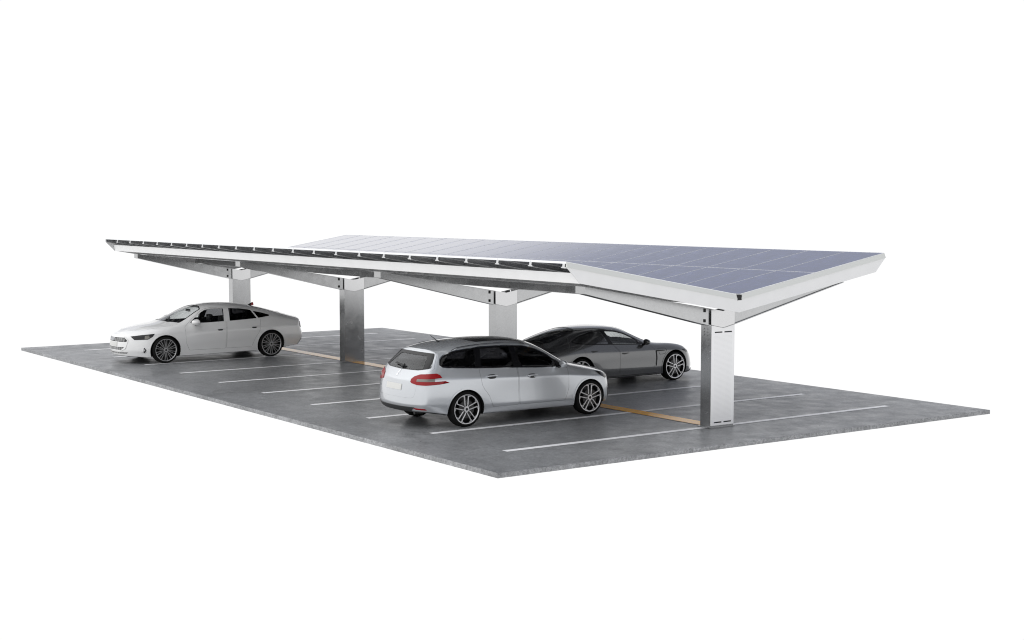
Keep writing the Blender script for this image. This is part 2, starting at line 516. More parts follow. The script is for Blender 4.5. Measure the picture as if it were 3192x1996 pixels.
# gable fascias with a trim strip along their top
def gable(x0, sx):
    f = MB()
    h0 = .108
    for s in (-1, 1):
        poly = [(YV, 2.325), (YV + s * 3.965, 3.014), (YV + s * 4.262, roof_z(4.262) - h0 + .002), (YV, 2.578)]
        if s < 0: poly = poly[::-1]
        f.prism_x(poly, min(x0, x0 + sx * .016), max(x0, x0 + sx * .016))
    g_ = f.build('gable_fascia', M['white_sheet'], carport)
    t = MB()
    for s in (-1, 1):
        r0, r1 = (.055 if s > 0 else .06), 4.262
        xa, xb = x0 - sx * .004, x0 + sx * .030
        za, zb = -.012, -h0
        vs = [(xa, YV + s*r0, roof_z(r0)+za), (xa, YV + s*r1*.998, roof_z(r1)+za), (xb, YV + s*r1, roof_z(r1)+zb), (xb, YV + s*r0, roof_z(r0)+zb),
              (xa - sx*.01, YV + s*r0, roof_z(r0)+za), (xa - sx*.01, YV + s*r1*.998, roof_z(r1)+za), (xa - sx*.01, YV + s*r1, roof_z(r1)+zb), (xa - sx*.01, YV + s*r0, roof_z(r0)+zb)]
        fs = [(0,3,2,1),(4,5,6,7),(0,1,5,4),(1,2,6,5),(2,3,7,6),(3,0,4,7)]
        t.add(vs, fs)
    tr = t.build('trim', M['trim_sheet'], g_)
gable(RX1 + .012, 1)
gable(RX0 - .012, -1)

# ------------------------------------------------------------------ cars
def glass_material(name, tint, refl=.06):
    m = bpy.data.materials.new(name); m.use_nodes = True
    t = m.node_tree; t.nodes.clear()
    tr = t.nodes.new('ShaderNodeBsdfTransparent'); tr.inputs[0].default_value = (*tint, 1)
    gl = t.nodes.new('ShaderNodeBsdfGlossy'); gl.inputs['Roughness'].default_value = .01
    lw = t.nodes.new('ShaderNodeLayerWeight'); lw.inputs['Blend'].default_value = .5
    pw = t.nodes.new('ShaderNodeMath'); pw.operation = 'POWER'; pw.inputs[1].default_value = 5.0
    fr = t.nodes.new('ShaderNodeMath'); fr.operation = 'MULTIPLY_ADD'; fr.inputs[1].default_value = .94; fr.inputs[2].default_value = .035
    t.links.new(lw.outputs['Facing'], pw.inputs[0]); t.links.new(pw.outputs[0], fr.inputs[0])
    mx = t.nodes.new('ShaderNodeMixShader'); o = t.nodes.new('ShaderNodeOutputMaterial')
    t.links.new(fr.outputs[0], mx.inputs[0]); t.links.new(tr.outputs[0], mx.inputs[1]); t.links.new(gl.outputs[0], mx.inputs[2])
    t.links.new(mx.outputs[0], o.inputs[0]); return m
M['tyre'] = material('tyre_rubber', (.007, .007, .007), .85, spec=.15, bump=.1, bscale=40)
M['cabin'] = material('dark_cabin', (.012, .012, .013), .8)
M['gloss_black'] = material('gloss_black_trim', (.005, .005, .006), .22, spec=.3)
M['matt_black'] = material('matt_black_plastic', (.02, .021, .022), .55)
M['rim'] = material('rim_alloy', (.66, .66, .67), .30, metal=.8)
M['rim_grey'] = material('rim_grey_alloy', (.50, .50, .505), .32, metal=.8)
M['rim_dark'] = material('rim_dark', (.02, .02, .021), .4, metal=.3)
M['disc'] = material('brake_disc', (.05, .05, .05), .4, metal=.8)
M['chrome'] = material('bright_metal', (.75, .76, .78), .12, metal=1)
M['red_lamp'] = material('red_lamp_plastic', (.26, .003, .006), .25, coat=.15, spec=.3)
M['clear_lamp'] = material('smoked_lamp', (.16, .15, .13), .15, coat=.6)
M['dark_lamp'] = material('dark_lamp', (.012, .012, .013), .12, spec=.4)
M['plate_white'] = material('number_plate', (.62, .62, .60), .4)
M['red_fin'] = material('red_fin', (.42, .005, .005), .3, coat=.5)

def pchip(xs, ys):
    n = len(xs); h = [xs[i+1] - xs[i] for i in range(n-1)]; d = [(ys[i+1] - ys[i]) / h[i] for i in range(n-1)]
    m = [0] * n; m[0] = d[0]; m[-1] = d[-1]
    for i in range(1, n-1):
        if d[i-1] * d[i] > 0:
            w1, w2 = 2*h[i] + h[i-1], h[i] + 2*h[i-1]; m[i] = (w1 + w2) / (w1 / d[i-1] + w2 / d[i])
    def f(x):
        if x <= xs[0]: return ys[0]
        if x >= xs[-1]: return ys[-1]
        k = max(i for i in range(n-1) if xs[i] <= x); t = (x - xs[k]) / h[k]
        return ((1+2*t)*(1-t)**2*ys[k] + t*(1-t)**2*h[k]*m[k] + t*t*(3-2*t)*ys[k+1] + t*t*(t-1)*h[k]*m[k+1])
    return f
def curve(*pts): return pchip([p[0] for p in pts], [p[1] for p in pts])

def link_tmp(me, name='tmp'):
    o = bpy.data.objects.new(name, me); COL.objects.link(o); return o
def evaluated(o):
    dg = bpy.context.evaluated_depsgraph_get()
    me = bpy.data.meshes.new_from_object(o.evaluated_get(dg)); return me
def boolean(me, cutter_me, op='DIFFERENCE'):
    a, b = link_tmp(me), link_tmp(cutter_me)
    md = a.modifiers.new('b', 'BOOLEAN'); md.operation = op; md.object = b; md.solver = 'MANIFOLD'
    md.material_mode = 'TRANSFER'
    r = evaluated(a)
    if len(r.polygons) == 0 and op == 'DIFFERENCE':
        md.solver = 'EXACT'; r = evaluated(a)
    bpy.data.objects.remove(a); bpy.data.objects.remove(b); return r
def raw(mb, mat):
    me = bpy.data.meshes.new('cut'); me.from_pydata([tuple(v) for v in mb.v], [], mb.f); me.materials.append(mat)
    bm = bmesh.new(); bm.from_mesh(me); bmesh.ops.recalc_face_normals(bm, faces=bm.faces); bm.to_mesh(me); bm.free(); return me

def round_poly(poly, r, n=4):
    out = []; N = len(poly)
    for i in range(N):
        p0, p, p1 = Vector(poly[i-1][:2]), Vector(poly[i][:2]), Vector(poly[(i+1) % N][:2])
        rr = poly[i][2] if len(poly[i]) > 2 else r
        a, b = p0 - p, p1 - p
        ra, rb = min(rr, a.length * .45), min(rr, b.length * .45)
        A, B = p + a.normalized() * ra, p + b.normalized() * rb
        for k in range(n + 1):
            t = k / n; out.append(tuple(A * (1-t)**2 + p * 2*t*(1-t) + B * t*t))
    return out
def area(p): return sum(p[i-1][0]*p[i][1] - p[i][0]*p[i-1][1] for i in range(len(p))) / 2
def grow(poly, d):
    if area(poly) < 0: d = -d
    out = []; N = len(poly)
    for i in range(N):
        p0, p, p1 = Vector(poly[i-1][:2]), Vector(poly[i][:2]), Vector(poly[(i+1) % N][:2])
        e0, e1 = (p - p0), (p1 - p)
        if e0.length < 1e-6 or e1.length < 1e-6: continue
        n0, n1 = Vector((e0.y, -e0.x)).normalized(), Vector((e1.y, -e1.x)).normalized()
        m = (n0 + n1); m = m.normalized() if m.length > 1e-6 else n0
        k = d / max(.35, m.dot(n0)); q = p + m * k; out.append((q.x, q.y))
    return out
def inside(p, poly):
    x, y = p; c = False
    for i in range(len(poly)):
        x0, y0 = poly[i-1][:2]; x1, y1 = poly[i][:2]
        if (y0 > y) != (y1 > y) and x < (x1 - x0) * (y - y0) / (y1 - y0) + x0: c = not c
    return c

# projection frames: (u,v) -> ray origin and direction, in the car's own axes (x forward, y left, z up)
def side(sg): return (lambda u, v: (Vector((u, sg*3, v)), Vector((0, -sg, 0))))
def top(u, v): return Vector((u, v, 4)), Vector((0, 0, -1))
def rear(u, v): return Vector((-5, u, v)), Vector((1, 0, 0))
def front(u, v): return Vector((5, u, v)), Vector((-1, 0, 0))
def corner(fx, sg, a=45):      # looks at a body corner: u runs round the corner, v is height
    ca, sa = math.cos(math.radians(a)), math.sin(math.radians(a))
    d = Vector((-fx * ca, -sg * sa, 0)); uax = Vector((fx * sa, -sg * ca, 0))
    return lambda u, v: (uax * u - d * 5 + Vector((0, 0, v)), d)

class Car:
    RN = 10
    def __init__(s, name, curves, stations, tail, nose, mats, creases):
        s.root = empty(name); s.mats = mats; s.c = curves
        # cage ----------------------------------------------------------
        rings = []
        def ring_at(x): return [s.pt(i, x) for i in range(s.RN)]
        def cap(spec, sg, fs):       # spec per ring point: (s_center, depth, z_center)
            out = []
            for f in fs:
                r = []
                for i in range(s.RN):
                    sc, d, zc = spec[i]
                    xs = sc + sg * d
                    _, T, Z = s.pt(i, xs)
                    r.append(Vector((sc + sg * d * f**2.6, T * f, zc + (Z - zc) * f * f)))
                r[0] = Vector((spec[0][0], 0, spec[0][2])); r[-1] = Vector((spec[-1][0], 0, spec[-1][2]))
                out.append(r)
            return out
        FS = (0, .34, .64, .86, 1)
        rings += cap(tail, 1, FS)
        rings += [ring_at(x) for x in stations]
        rings += cap(nose, -1, FS[::-1])
        bm = bmesh.new(); grid = []
        cr = bm.edges.layers.float.new('crease_edge')
        for r in rings:
            row = {}
            for i in range(s.RN):
                for sg in (-1, 1):
                    v = r[i]; row[(i, sg)] = bm.verts.new((v.x, v.y * sg, v.z))
            grid.append(row)
        for a, b in zip(grid, grid[1:]):
            for i in range(s.RN - 1):
                for sg in (-1, 1):
                    q = [a[(i, sg)], b[(i, sg)], b[(i+1, sg)], a[(i+1, sg)]]
                    bm.faces.new(q if sg < 0 else q[::-1])
        lines = []
        for k in range(len(grid) - 1):
            for i, c in creases.items():
                for sg in (-1, 1):
                    lines.append((grid[k][(i, sg)].co.copy(), grid[k+1][(i, sg)].co.copy(), c))
        bmesh.ops.remove_doubles(bm, verts=bm.verts, dist=1e-4)
        bmesh.ops.dissolve_degenerate(bm, dist=1e-5, edges=bm.edges)
        em = {}
        for e in bm.edges: em[frozenset((tuple(round(c, 4) for c in e.verts[0].co), tuple(round(c, 4) for c in e.verts[1].co)))] = e
        for a, b, c in lines:
            e = em.get(frozenset((tuple(round(x, 4) for x in a), tuple(round(x, 4) for x in b))))
            if e: e[cr] = c
        bmesh.ops.recalc_face_normals(bm, faces=bm.faces)
        me = bpy.data.meshes.new('cage'); bm.to_mesh(me); bm.free()
        me.materials.append(mats['paint'])
        o = link_tmp(me); md = o.modifiers.new('s', 'SUBSURF'); md.levels = 3; md.render_levels = 3
        s.solid = evaluated(o)
        fine = evaluated(o); bpy.data.objects.remove(o)
        s.fine = fine
        s.fv = [v.co.copy() for v in fine.vertices]; s.fn = [n.vector.copy() for n in fine.vertex_normals]
        s.ft = []
        for p in fine.polygons:
            vs = list(p.vertices)
            for k in range(1, len(vs) - 1): s.ft.append((vs[0], vs[k], vs[k+1]))
        s.bvh = BVHTree.FromPolygons(s.fv, s.ft, all_triangles=True)
        s.cuts = []
    def pt(s, i, x):
        if i == 0: return Vector((x, 0, s.c['z1'](x)))
        if i == s.RN - 1: return Vector((x, 0, s.c['zc'](x)))
        if i == 8:
            t7, z7, zc = s.c['t7'](x), s.c['z7'](x), s.c['zc'](x)
            return Vector((x, t7 * .56, z7 + (zc - z7) * .74))
        return Vector((x, s.c['t%d' % i](x), s.c['z%d' % i](x)))
    def normal_at(s, loc, idx):
        a, b, c = s.ft[idx]
        n = barycentric_transform(loc, s.fv[a], s.fv[b], s.fv[c], s.fn[a], s.fn[b], s.fn[c])
        return n.normalized() if n.length > 1e-9 else (s.fn[a])
    def prism(s, frame, poly, d0, d1, mat):      # closed prism along the frame's ray between distances d0 and d1
        poly = [p[:2] for p in poly]
        mb = MB(); n = len(poly); vs = []
        for d in (d0, d1):
            for u, v in poly:
                o, r = frame(u, v); vs.append(o + r * d)
        mb.add(vs, [list(range(n))[::-1], list(range(n, 2*n))] + [(i, (i+1) % n, n + (i+1) % n, n + i) for i in range(n)])
        return raw(mb, mat)
    def patch(s, name, frame, poly, mats, parent, holes=(), off=.003, thick=.008, grid=.06, mi=None):
        poly = [tuple(p[:2]) for p in poly]
        pts, edges = [], []
        def loop(pl):
            b = len(pts); den = []
            for i in range(len(pl)):
                a, c = Vector(pl[i]), Vector(pl[(i+1) % len(pl)]); k = max(1, int((c - a).length / grid + .5))
                for q in range(k): den.append(a + (c - a) * q / k)
            pts.extend(den); n = len(den); edges.extend([(b+i, b+(i+1) % n) for i in range(n)])
        loop(poly)
        for h in holes: loop([tuple(p[:2]) for p in h])
        us = [p[0] for p in poly]; vs_ = [p[1] for p in poly]
        u = min(us) + grid * .5
        while u < max(us):
            v = min(vs_) + grid * .5
            while v < max(vs_):
                if inside((u, v), poly) and not any(inside((u, v), h) for h in holes):
                    q = Vector((u, v))
                    if min((q - p).length for p in pts[:len(edges)]) > grid * .45: pts.append(q)
                v += grid
            u += grid
        V, E_, F, *_ = delaunay_2d_cdt([Vector(p) for p in pts], edges, [], 0, 1e-6)
        P3, N3 = [], []
        for q in V:
            o, d = frame(q.x, q.y)
            loc, nn, idx, dist = s.bvh.ray_cast(o, d)
            if loc is None: loc, nn, idx, dist = s.bvh.find_nearest(o + d * 3.9)
            N3.append(s.normal_at(loc, idx)); P3.append(loc)
        o0, d0 = frame(0, 0)
        tris = []
        for f in F:
            c = ((V[f[0]].x + V[f[1]].x + V[f[2]].x) / 3, (V[f[0]].y + V[f[1]].y + V[f[2]].y) / 3)
            if inside(c, poly) and not any(inside(c, h) for h in holes):
                n = (P3[f[1]] - P3[f[0]]).cross(P3[f[2]] - P3[f[0]])
                tris.append(tuple(f) if n.dot(d0) < 0 else tuple(f[::-1]))
        top_ = [p + n * off for p, n in zip(P3, N3)]; low = [p + n * (off - thick) for p, n in zip(P3, N3)]
        cnt = {}
        for t in tris:
            for i in range(3):
                e = (t[i], t[(i+1) % 3]); cnt[e] = cnt.get(e, 0) + 1
        bord = [e for e in cnt if (e[1], e[0]) not in cnt]
        n = len(top_); faces = list(tris) + [(b, a, a + n, b + n) for a, b in bord] + [(c+n, b+n, a+n) for a, b, c in tris]
        ob = mesh_obj(name, top_ + low, faces, mats, parent, smooth=True)
        me = ob.data; ln = []
        for p in me.polygons:
            if p.index < len(tris):
                for vi in p.vertices: ln.append(N3[vi])
            else:
                for vi in p.vertices: ln.append(p.normal.copy())
        me.normals_split_custom_set([tuple(x) for x in ln])
        return ob
    def finish_mesh(s, me, name, parent):
        """outer faces get the smooth surface normals, the rest stay flat"""
        me.name = name; o = bpy.data.objects.new(name, me); COL.objects.link(o); o.parent = parent
        names = [m.name for m in me.materials]
        ln = []
        for p in me.polygons: p.use_smooth = True
        for p in me.polygons:
            loc, nn, idx, dist = s.bvh.find_nearest(p.center)
            outer = dist < .006 and nn.dot(p.normal) > .6
            for vi in p.vertices:
                if outer:
                    q = me.vertices[vi].co; l2, n2, i2, d2 = s.bvh.find_nearest(q)
                    ln.append(s.normal_at(l2, i2) if n2.dot(p.normal) > .4 else p.normal.copy())
                else: ln.append(p.normal.copy())
        me.normals_split_custom_set([tuple(x) for x in ln])
        return o
    def cavity(s, s0, s1, floor=.34):
        mb = MB(); vs, fs = [], []; xs = []
        x = s0
        while x < s1 + 1e-6: xs.append(x); x += (s1 - s0) / 24
        for x in xs:
            c = s.c
            h = [(0, floor), (c['t3'](x) - .14, floor), (c['t5'](x) - .12, c['z5'](x)), (c['t6'](x) - .07, c['z6'](x) - .01),
                 (c['t7'](x) - .05, c['z7'](x) - .055), (c['t7'](x) * .56, c['z7'](x) + (c['zc'](x) - c['z7'](x)) * .70 - .05), (0, c['zc'](x) - .06)]
            ring = [(x, t, z) for t, z in h] + [(x, -t, z) for t, z in h[1:-1][::-1]]
            vs += ring
        n = len(ring)
        for k in range(len(xs) - 1):
            for i in range(n): fs.append((k*n + i, k*n + (i+1) % n, (k+1)*n + (i+1) % n, (k+1)*n + i))
        fs += [list(range(n))[::-1], list(range((len(xs)-1)*n, len(xs)*n))]
        mb.add(vs, fs); return raw(mb, M['cabin'])
    def arch(s, x, z, r, t0=.62):
        out = []
        for sg in (-1, 1):
            pl = [(x + r * math.cos(2*math.pi*k/40), z + r * math.sin(2*math.pi*k/40)) for k in range(40)]
            out.append(s.prism(side(sg), pl, 1.6, 3 - t0, M['black']))
        return out

def join_raw(ms):
    bm = bmesh.new()
    for m in ms: bm.from_mesh(m)
    me = bpy.data.meshes.new('cuts'); bm.to_mesh(me); bm.free()
    me.materials.append(ms[0].materials[0]); return me

def make_wheel(parent, s, t, R, rr, w, style, sg):
    """tyre, rim and disc round (s, t*sg, R); the outer face looks along sg*y"""
    def lathe(prof, n=56, mats=M['tyre'], name='tyre', par=None, smooth=True, mis=None):
        vs, fs, mi = [], [], []
        for r, y in prof:
            for k in range(n):
                a = 2*math.pi*k/n; vs.append((r*math.cos(a), y*sg, r*math.sin(a)))
        m = len(prof)
        for j in range(m-1):
            for k in range(n):
                q = (j*n+k, j*n+(k+1) % n, (j+1)*n+(k+1) % n, (j+1)*n+k); fs.append(q if sg > 0 else q[::-1])
        o = mesh_obj(name, vs, fs, mats, par, smooth=smooth, sharp=30); return o
    wh = lathe([(.02, -.02), (rr*.62, -.02), (rr*.62, -.05), (.02, -.05)], mats=M['disc'], name='wheel', par=parent)
    wh.location = (s, t*sg, R)
    h = w
    lathe([(rr-.012, -h+.02), (rr+.01, -h), (R-.03, -h), (R-.004, -h+.035), (R, -h+.06), (R, -.055), (R-.006, -.025), (R-.03, -.004), (rr+.03, .004), (rr+.008, -.002), (rr-.004, -.016)], name='tyre', par=wh)
    mb = MB()
    def bar(r0, a0, r1, a1, w0, w1, y0, y1, d0=.022, d1=.03, mi=0):
        A = Vector((r0*math.cos(a0), 0, r0*math.sin(a0))); B = Vector((r1*math.cos(a1), 0, r1*math.sin(a1)))
        d = (B - A).normalized(); p = Vector((-d.z, 0, d.x))
        vs = []
        for P, ww, y, dd in ((A, w0, y0, d0), (B, w1, y1, d1)):
            for q, yy, k in ((-1, y-dd, 1.15), (1, y-dd, 1.15), (1, y-.004, 1.0), (.72, y, 1), (-.72, y, 1), (-1, y-.004, 1.0)):
                v = P + p * q * ww/2 * k; vs.append((v.x, yy*sg, v.z))
        f = [(0,1,2,3,4,5)[::-1], (6,7,8,9,10,11)] + [(i, (i+1) % 6, 6+(i+1) % 6, 6+i) for i in range(6)]
        if sg > 0: f = [tuple(x)[::-1] for x in f]
        mb.add(vs, f, mi)
    rad = math.radians
    if style == 'star':
        for k in range(5):
            a = rad(90 + 72*k)
            for e in (-1, 1):
                bar(.062, a + e*rad(32), rr*.93, a + e*rad(10), .022, .019, -.012, -.008)
                bar(rr*.88, a + e*rad(9.5), rr*.97, a + e*rad(24), .014, .010, -.008, -.008)
            bar(.085, a, rr*.34, a, .05, .03, -.03, -.03, mi=1)
            an = a + rad(36)
            mb.cyl((.082*math.cos(an), -.02*sg, .082*math.sin(an)), (.082*math.cos(an), -.004*sg, .082*math.sin(an)), .012, n=10, mi=1)
    else:
        for k in range(10):
            a = rad(90 + 36*k)
            for e in (-1, 1):
                bar(.058, a + e*rad(5), rr*.95, a + e*rad(7), .011, .017, -.010, -.006)
    mb.cyl((0, -.05*sg, 0), (0, -.006*sg, 0), .066, .058, n=24)
    mb.cyl((0, -.006*sg, 0), (0, .0*sg, 0), .030, .028, n=16, mi=1)
    # barrel and lip
    n = 56; vs, fs = [], []
    prof = [(rr-.004, -h+.03), (rr-.02, -.05), (rr-.016, -.010), (rr-.006, -.002), (rr+.006, -.001), (rr+.008, -.006)]
    for r, y in prof:
        for k in range(n):
            a = 2*math.pi*k/n; vs.append((r*math.cos(a), y*sg, r*math.sin(a)))
    base = len(mb.v)
    mb.v += [Vector(v) for v in vs]
    for j in range(len(prof)-1):
        for k in range(n):
            q = (base+j*n+k, base+j*n+(k+1) % n, base+(j+1)*n+(k+1) % n, base+(j+1)*n+k)
            mb.f.append(list(q if sg > 0 else q[::-1])); mb.m.append(1 if j < 2 else 0)
    # dark backing of the barrel
    b2 = len(mb.v)
    for k in range(n):
        a = 2*math.pi*k/n; mb.v.append(Vector(((rr-.01)*math.cos(a), (-h*.75)*sg, (rr-.01)*math.sin(a))))
    mb.f.append([b2+k for k in range(n)] if sg < 0 else [b2+k for k in range(n)][::-1]); mb.m.append(1)
    mb.build('rim', [M['rim'] if style == 'star' else M['rim_grey'], M['rim_dark']], wh, smooth=True, sharp=28)
    return wh

def soft_box(name, a, b, mat, parent, r=.05, loc=None, rot=None):
    bm = bmesh.new(); bmesh.ops.create_cube(bm, size=1)
    for v in bm.verts:
        v.co = Vector([(a[i] + b[i]) / 2 + v.co[i] * (b[i] - a[i]) for i in range(3)])
    bmesh.ops.bevel(bm, geom=bm.edges[:], offset=r, segments=3, affect='EDGES', profile=.6)
    if rot:
        c = Vector([(a[i] + b[i]) / 2 for i in range(3)]); c.z = a[2]
        bmesh.ops.rotate(bm, cent=c, matrix=Matrix.Rotation(rot, 3, 'Y'), verts=bm.verts)
    me = bpy.data.meshes.new(name); bm.to_mesh(me); bm.free(); me.materials.append(mat)
    for p in me.polygons: p.use_smooth = True
    me.set_sharp_from_angle(angle=math.radians(50))
    o = bpy.data.objects.new(name, me); COL.objects.link(o); o.parent = parent; return o
def seat(parent, s, y, zt=1.0, w=.50):
    st = soft_box('seat', (s-.28, y-w/2, .36), (s+.28, y+w/2, .56), M['cabin'], parent, .06)
    soft_box('backrest', (s-.36, y-w*.46, .50), (s-.20, y+w*.46, zt), M['cabin'], st, .06, rot=-.22)
    soft_box('headrest', (s-.50, y-.15, zt+.03), (s-.39, y+.15, zt+.24), M['cabin'], st, .05)
    return st
def tube(mb, pts, r, n=8, mi=0):
    for a, b in zip(pts, pts[1:]): mb.cyl(a, b, r, n=n, mi=mi)

def mirror(parent, s, t, z, sg, paint, L=.16, H=.13, D=.26, flip=1):
    bm = bmesh.new(); bmesh.ops.create_uvsphere(bm, u_segments=20, v_segments=14, radius=.5)
    for v in bm.verts:
        x, y, zz = v.co
        k = 1.0 if x * flip > 0 else .35          # blunt at the mirror glass, rounded forward
        v.co = Vector((x * L * 1.6 * k, y * D, zz * H * (1 - .25 * y * sg)))
    me = bpy.data.meshes.new('mirror'); bm.to_mesh(me); bm.free(); me.materials.append(paint)
    for p in me.polygons: p.use_smooth = True
    o = bpy.data.objects.new('mirror', me); COL.objects.link(o); o.parent = parent; o.location = (s, (t + D*.42)*sg, z)
    b = MB(); b.cyl((.0, -D*.62*sg, -H*.55), (.0, -D*.15*sg, -H*.25), .030, .035, n=12); b.build('mirror_foot', M['gloss_black'], o, smooth=True)
    return o

def build_car(name, cv, stations, tail, nose, paint, creases, spec):
    car = Car(name, cv, stations, tail, nose, {'paint': paint}, creases)
    root = car.root
    me = car.solid
    gaps = spec.get('gap', .002)
    me = boolean(me, car.cavity(*spec['cavity']))
    for x, r in spec['axles']:
        for m in car.arch(x, spec['R'] + spec.get('az', 0), r): me = boolean(me, m)
    # window openings
    for fr, pl, d0, d1 in spec['openings']:
        me = boolean(me, car.prism(fr, pl, d0, d1, M['gloss_black']))
    parts = []
    for pname, fr, pl, d0, d1 in spec['panels']:
        gaps = .0007 if pname == 'tailgate' else spec.get('gap', .002)
        inner = boolean(me.copy(), car.prism(fr, grow(pl, -gaps), d0, d1, M['cabin']), 'INTERSECT')
        me = boolean(me, car.prism(fr, grow(pl, gaps), d0, d1, M['cabin']))
        parts.append((pname, inner))
    # dark underside
    body = car.finish_mesh(me, 'body', root)
    under = len(body.data.materials); body.data.materials.append(M['matt_black'])
    for p in body.data.polygons:
        if p.normal.z < -.75 and p.center.z < spec.get('under', .36): p.material_index = under
    out = {}
    for pname, m in parts:
        o = car.finish_mesh(m, pname, root); out.setdefault(pname, []).append(o)
    return car, out

def halfplane(poly, a, b):     # keep the part of poly to the left of the line a->b
    out = []
    def sd(p): return (b[0]-a[0])*(p[1]-a[1]) - (b[1]-a[1])*(p[0]-a[0])
    for i in range(len(poly)):
        p, q = poly[i-1], poly[i]; dp, dq = sd(p), sd(q)
        if dp >= 0: out.append(p)
        if dp * dq < 0:
            t = dp / (dp - dq); out.append((p[0] + (q[0]-p[0])*t, p[1] + (q[1]-p[1])*t))
    return out
def slab_between(poly, lo, hi):      # lo, hi: ((x,z bottom),(x,z top)) edges
    p = halfplane(poly, lo[1], lo[0])        # right of the rear edge
    return halfplane(p, hi[0], hi[1])
def ccw(p): return p if area(p) > 0 else p[::-1]
def arch_ring(x, z, r, w, cut):
    pts = []
    a0 = math.asin((cut - z) / r)
    n = 26
    for k in range(n + 1):
        a = a0 + (math.pi - 2*a0) * k / n; pts.append((x + (r + w) * math.cos(a), z + (r + w) * math.sin(a)))
    for k in range(n, -1, -1):
        a = a0 + (math.pi - 2*a0) * k / n; pts.append((x + (r - .002) * math.cos(a), z + (r - .002) * math.sin(a)))
    return pts

def paint_material(name, base, metal, rough, flake=0.):
    m = material(name, base, rough, metal=metal, coat=1.0, coat_rough=.02)
    if flake:
        t = m.node_tree; p = t.nodes['Principled BSDF']
        c = t.nodes.new('ShaderNodeTexCoord'); n = t.nodes.new('ShaderNodeTexNoise'); n.inputs['Scale'].default_value = 420
        n.inputs['Detail'].default_value = 2
        t.links.new(c.outputs['Object'], n.inputs['Vector'])
        r = t.nodes.new('ShaderNodeMapRange'); r.inputs['From Min'].default_value = .3; r.inputs['From Max'].default_value = .7
        r.inputs['To Min'].default_value = 1 - flake; r.inputs['To Max'].default_value = 1 + flake
        t.links.new(n.outputs['Fac'], r.inputs['Value'])
        s = t.nodes.new('ShaderNodeVectorMath'); s.operation = 'SCALE'; s.inputs[0].default_value = base
        t.links.new(r.outputs[0], s.inputs['Scale']); t.links.new(s.outputs[0], p.inputs['Base Color'])
    return m
M['paint_white'] = paint_material('white_car_paint', (.80, .80, .795), .0, .35, .05)
M['paint_silver'] = paint_material('silver_car_paint', (.53, .55, .575), .52, .24, .05)
M['paint_grey'] = paint_material('dark_grey_car_paint', (.118, .120, .123), .65, .20, .05)
M['glass_tinted'] = glass_material('tinted_glass', (.50, .50, .51))
M['glass_clear'] = glass_material('clear_glass', (.88, .89, .89))
M['glass_dark'] = glass_material('privacy_glass', (.46, .46, .47))

def windows_for(car, dlo, wins, mats, holders, trim_mat, rim=.016):
    """black trim with openings plus one pane each, on both sides"""
    for sg in (-1, 1):
        car.patch('window_trim', side(sg), dlo, trim_mat, car.root, holes=[w for w in wins], off=.003, thick=.02)
        for k, w in enumerate(wins):
            par = car.root
            for h in holders:
                if h[0] == k: par = [d for d in h[1] if (sum((Vector(b) for b in d.bound_box), Vector()).y > 0) == (sg > 0)][0]
            car.patch('window', side(sg), grow(w, .012), mats[k], par, off=-.004, thick=.004)

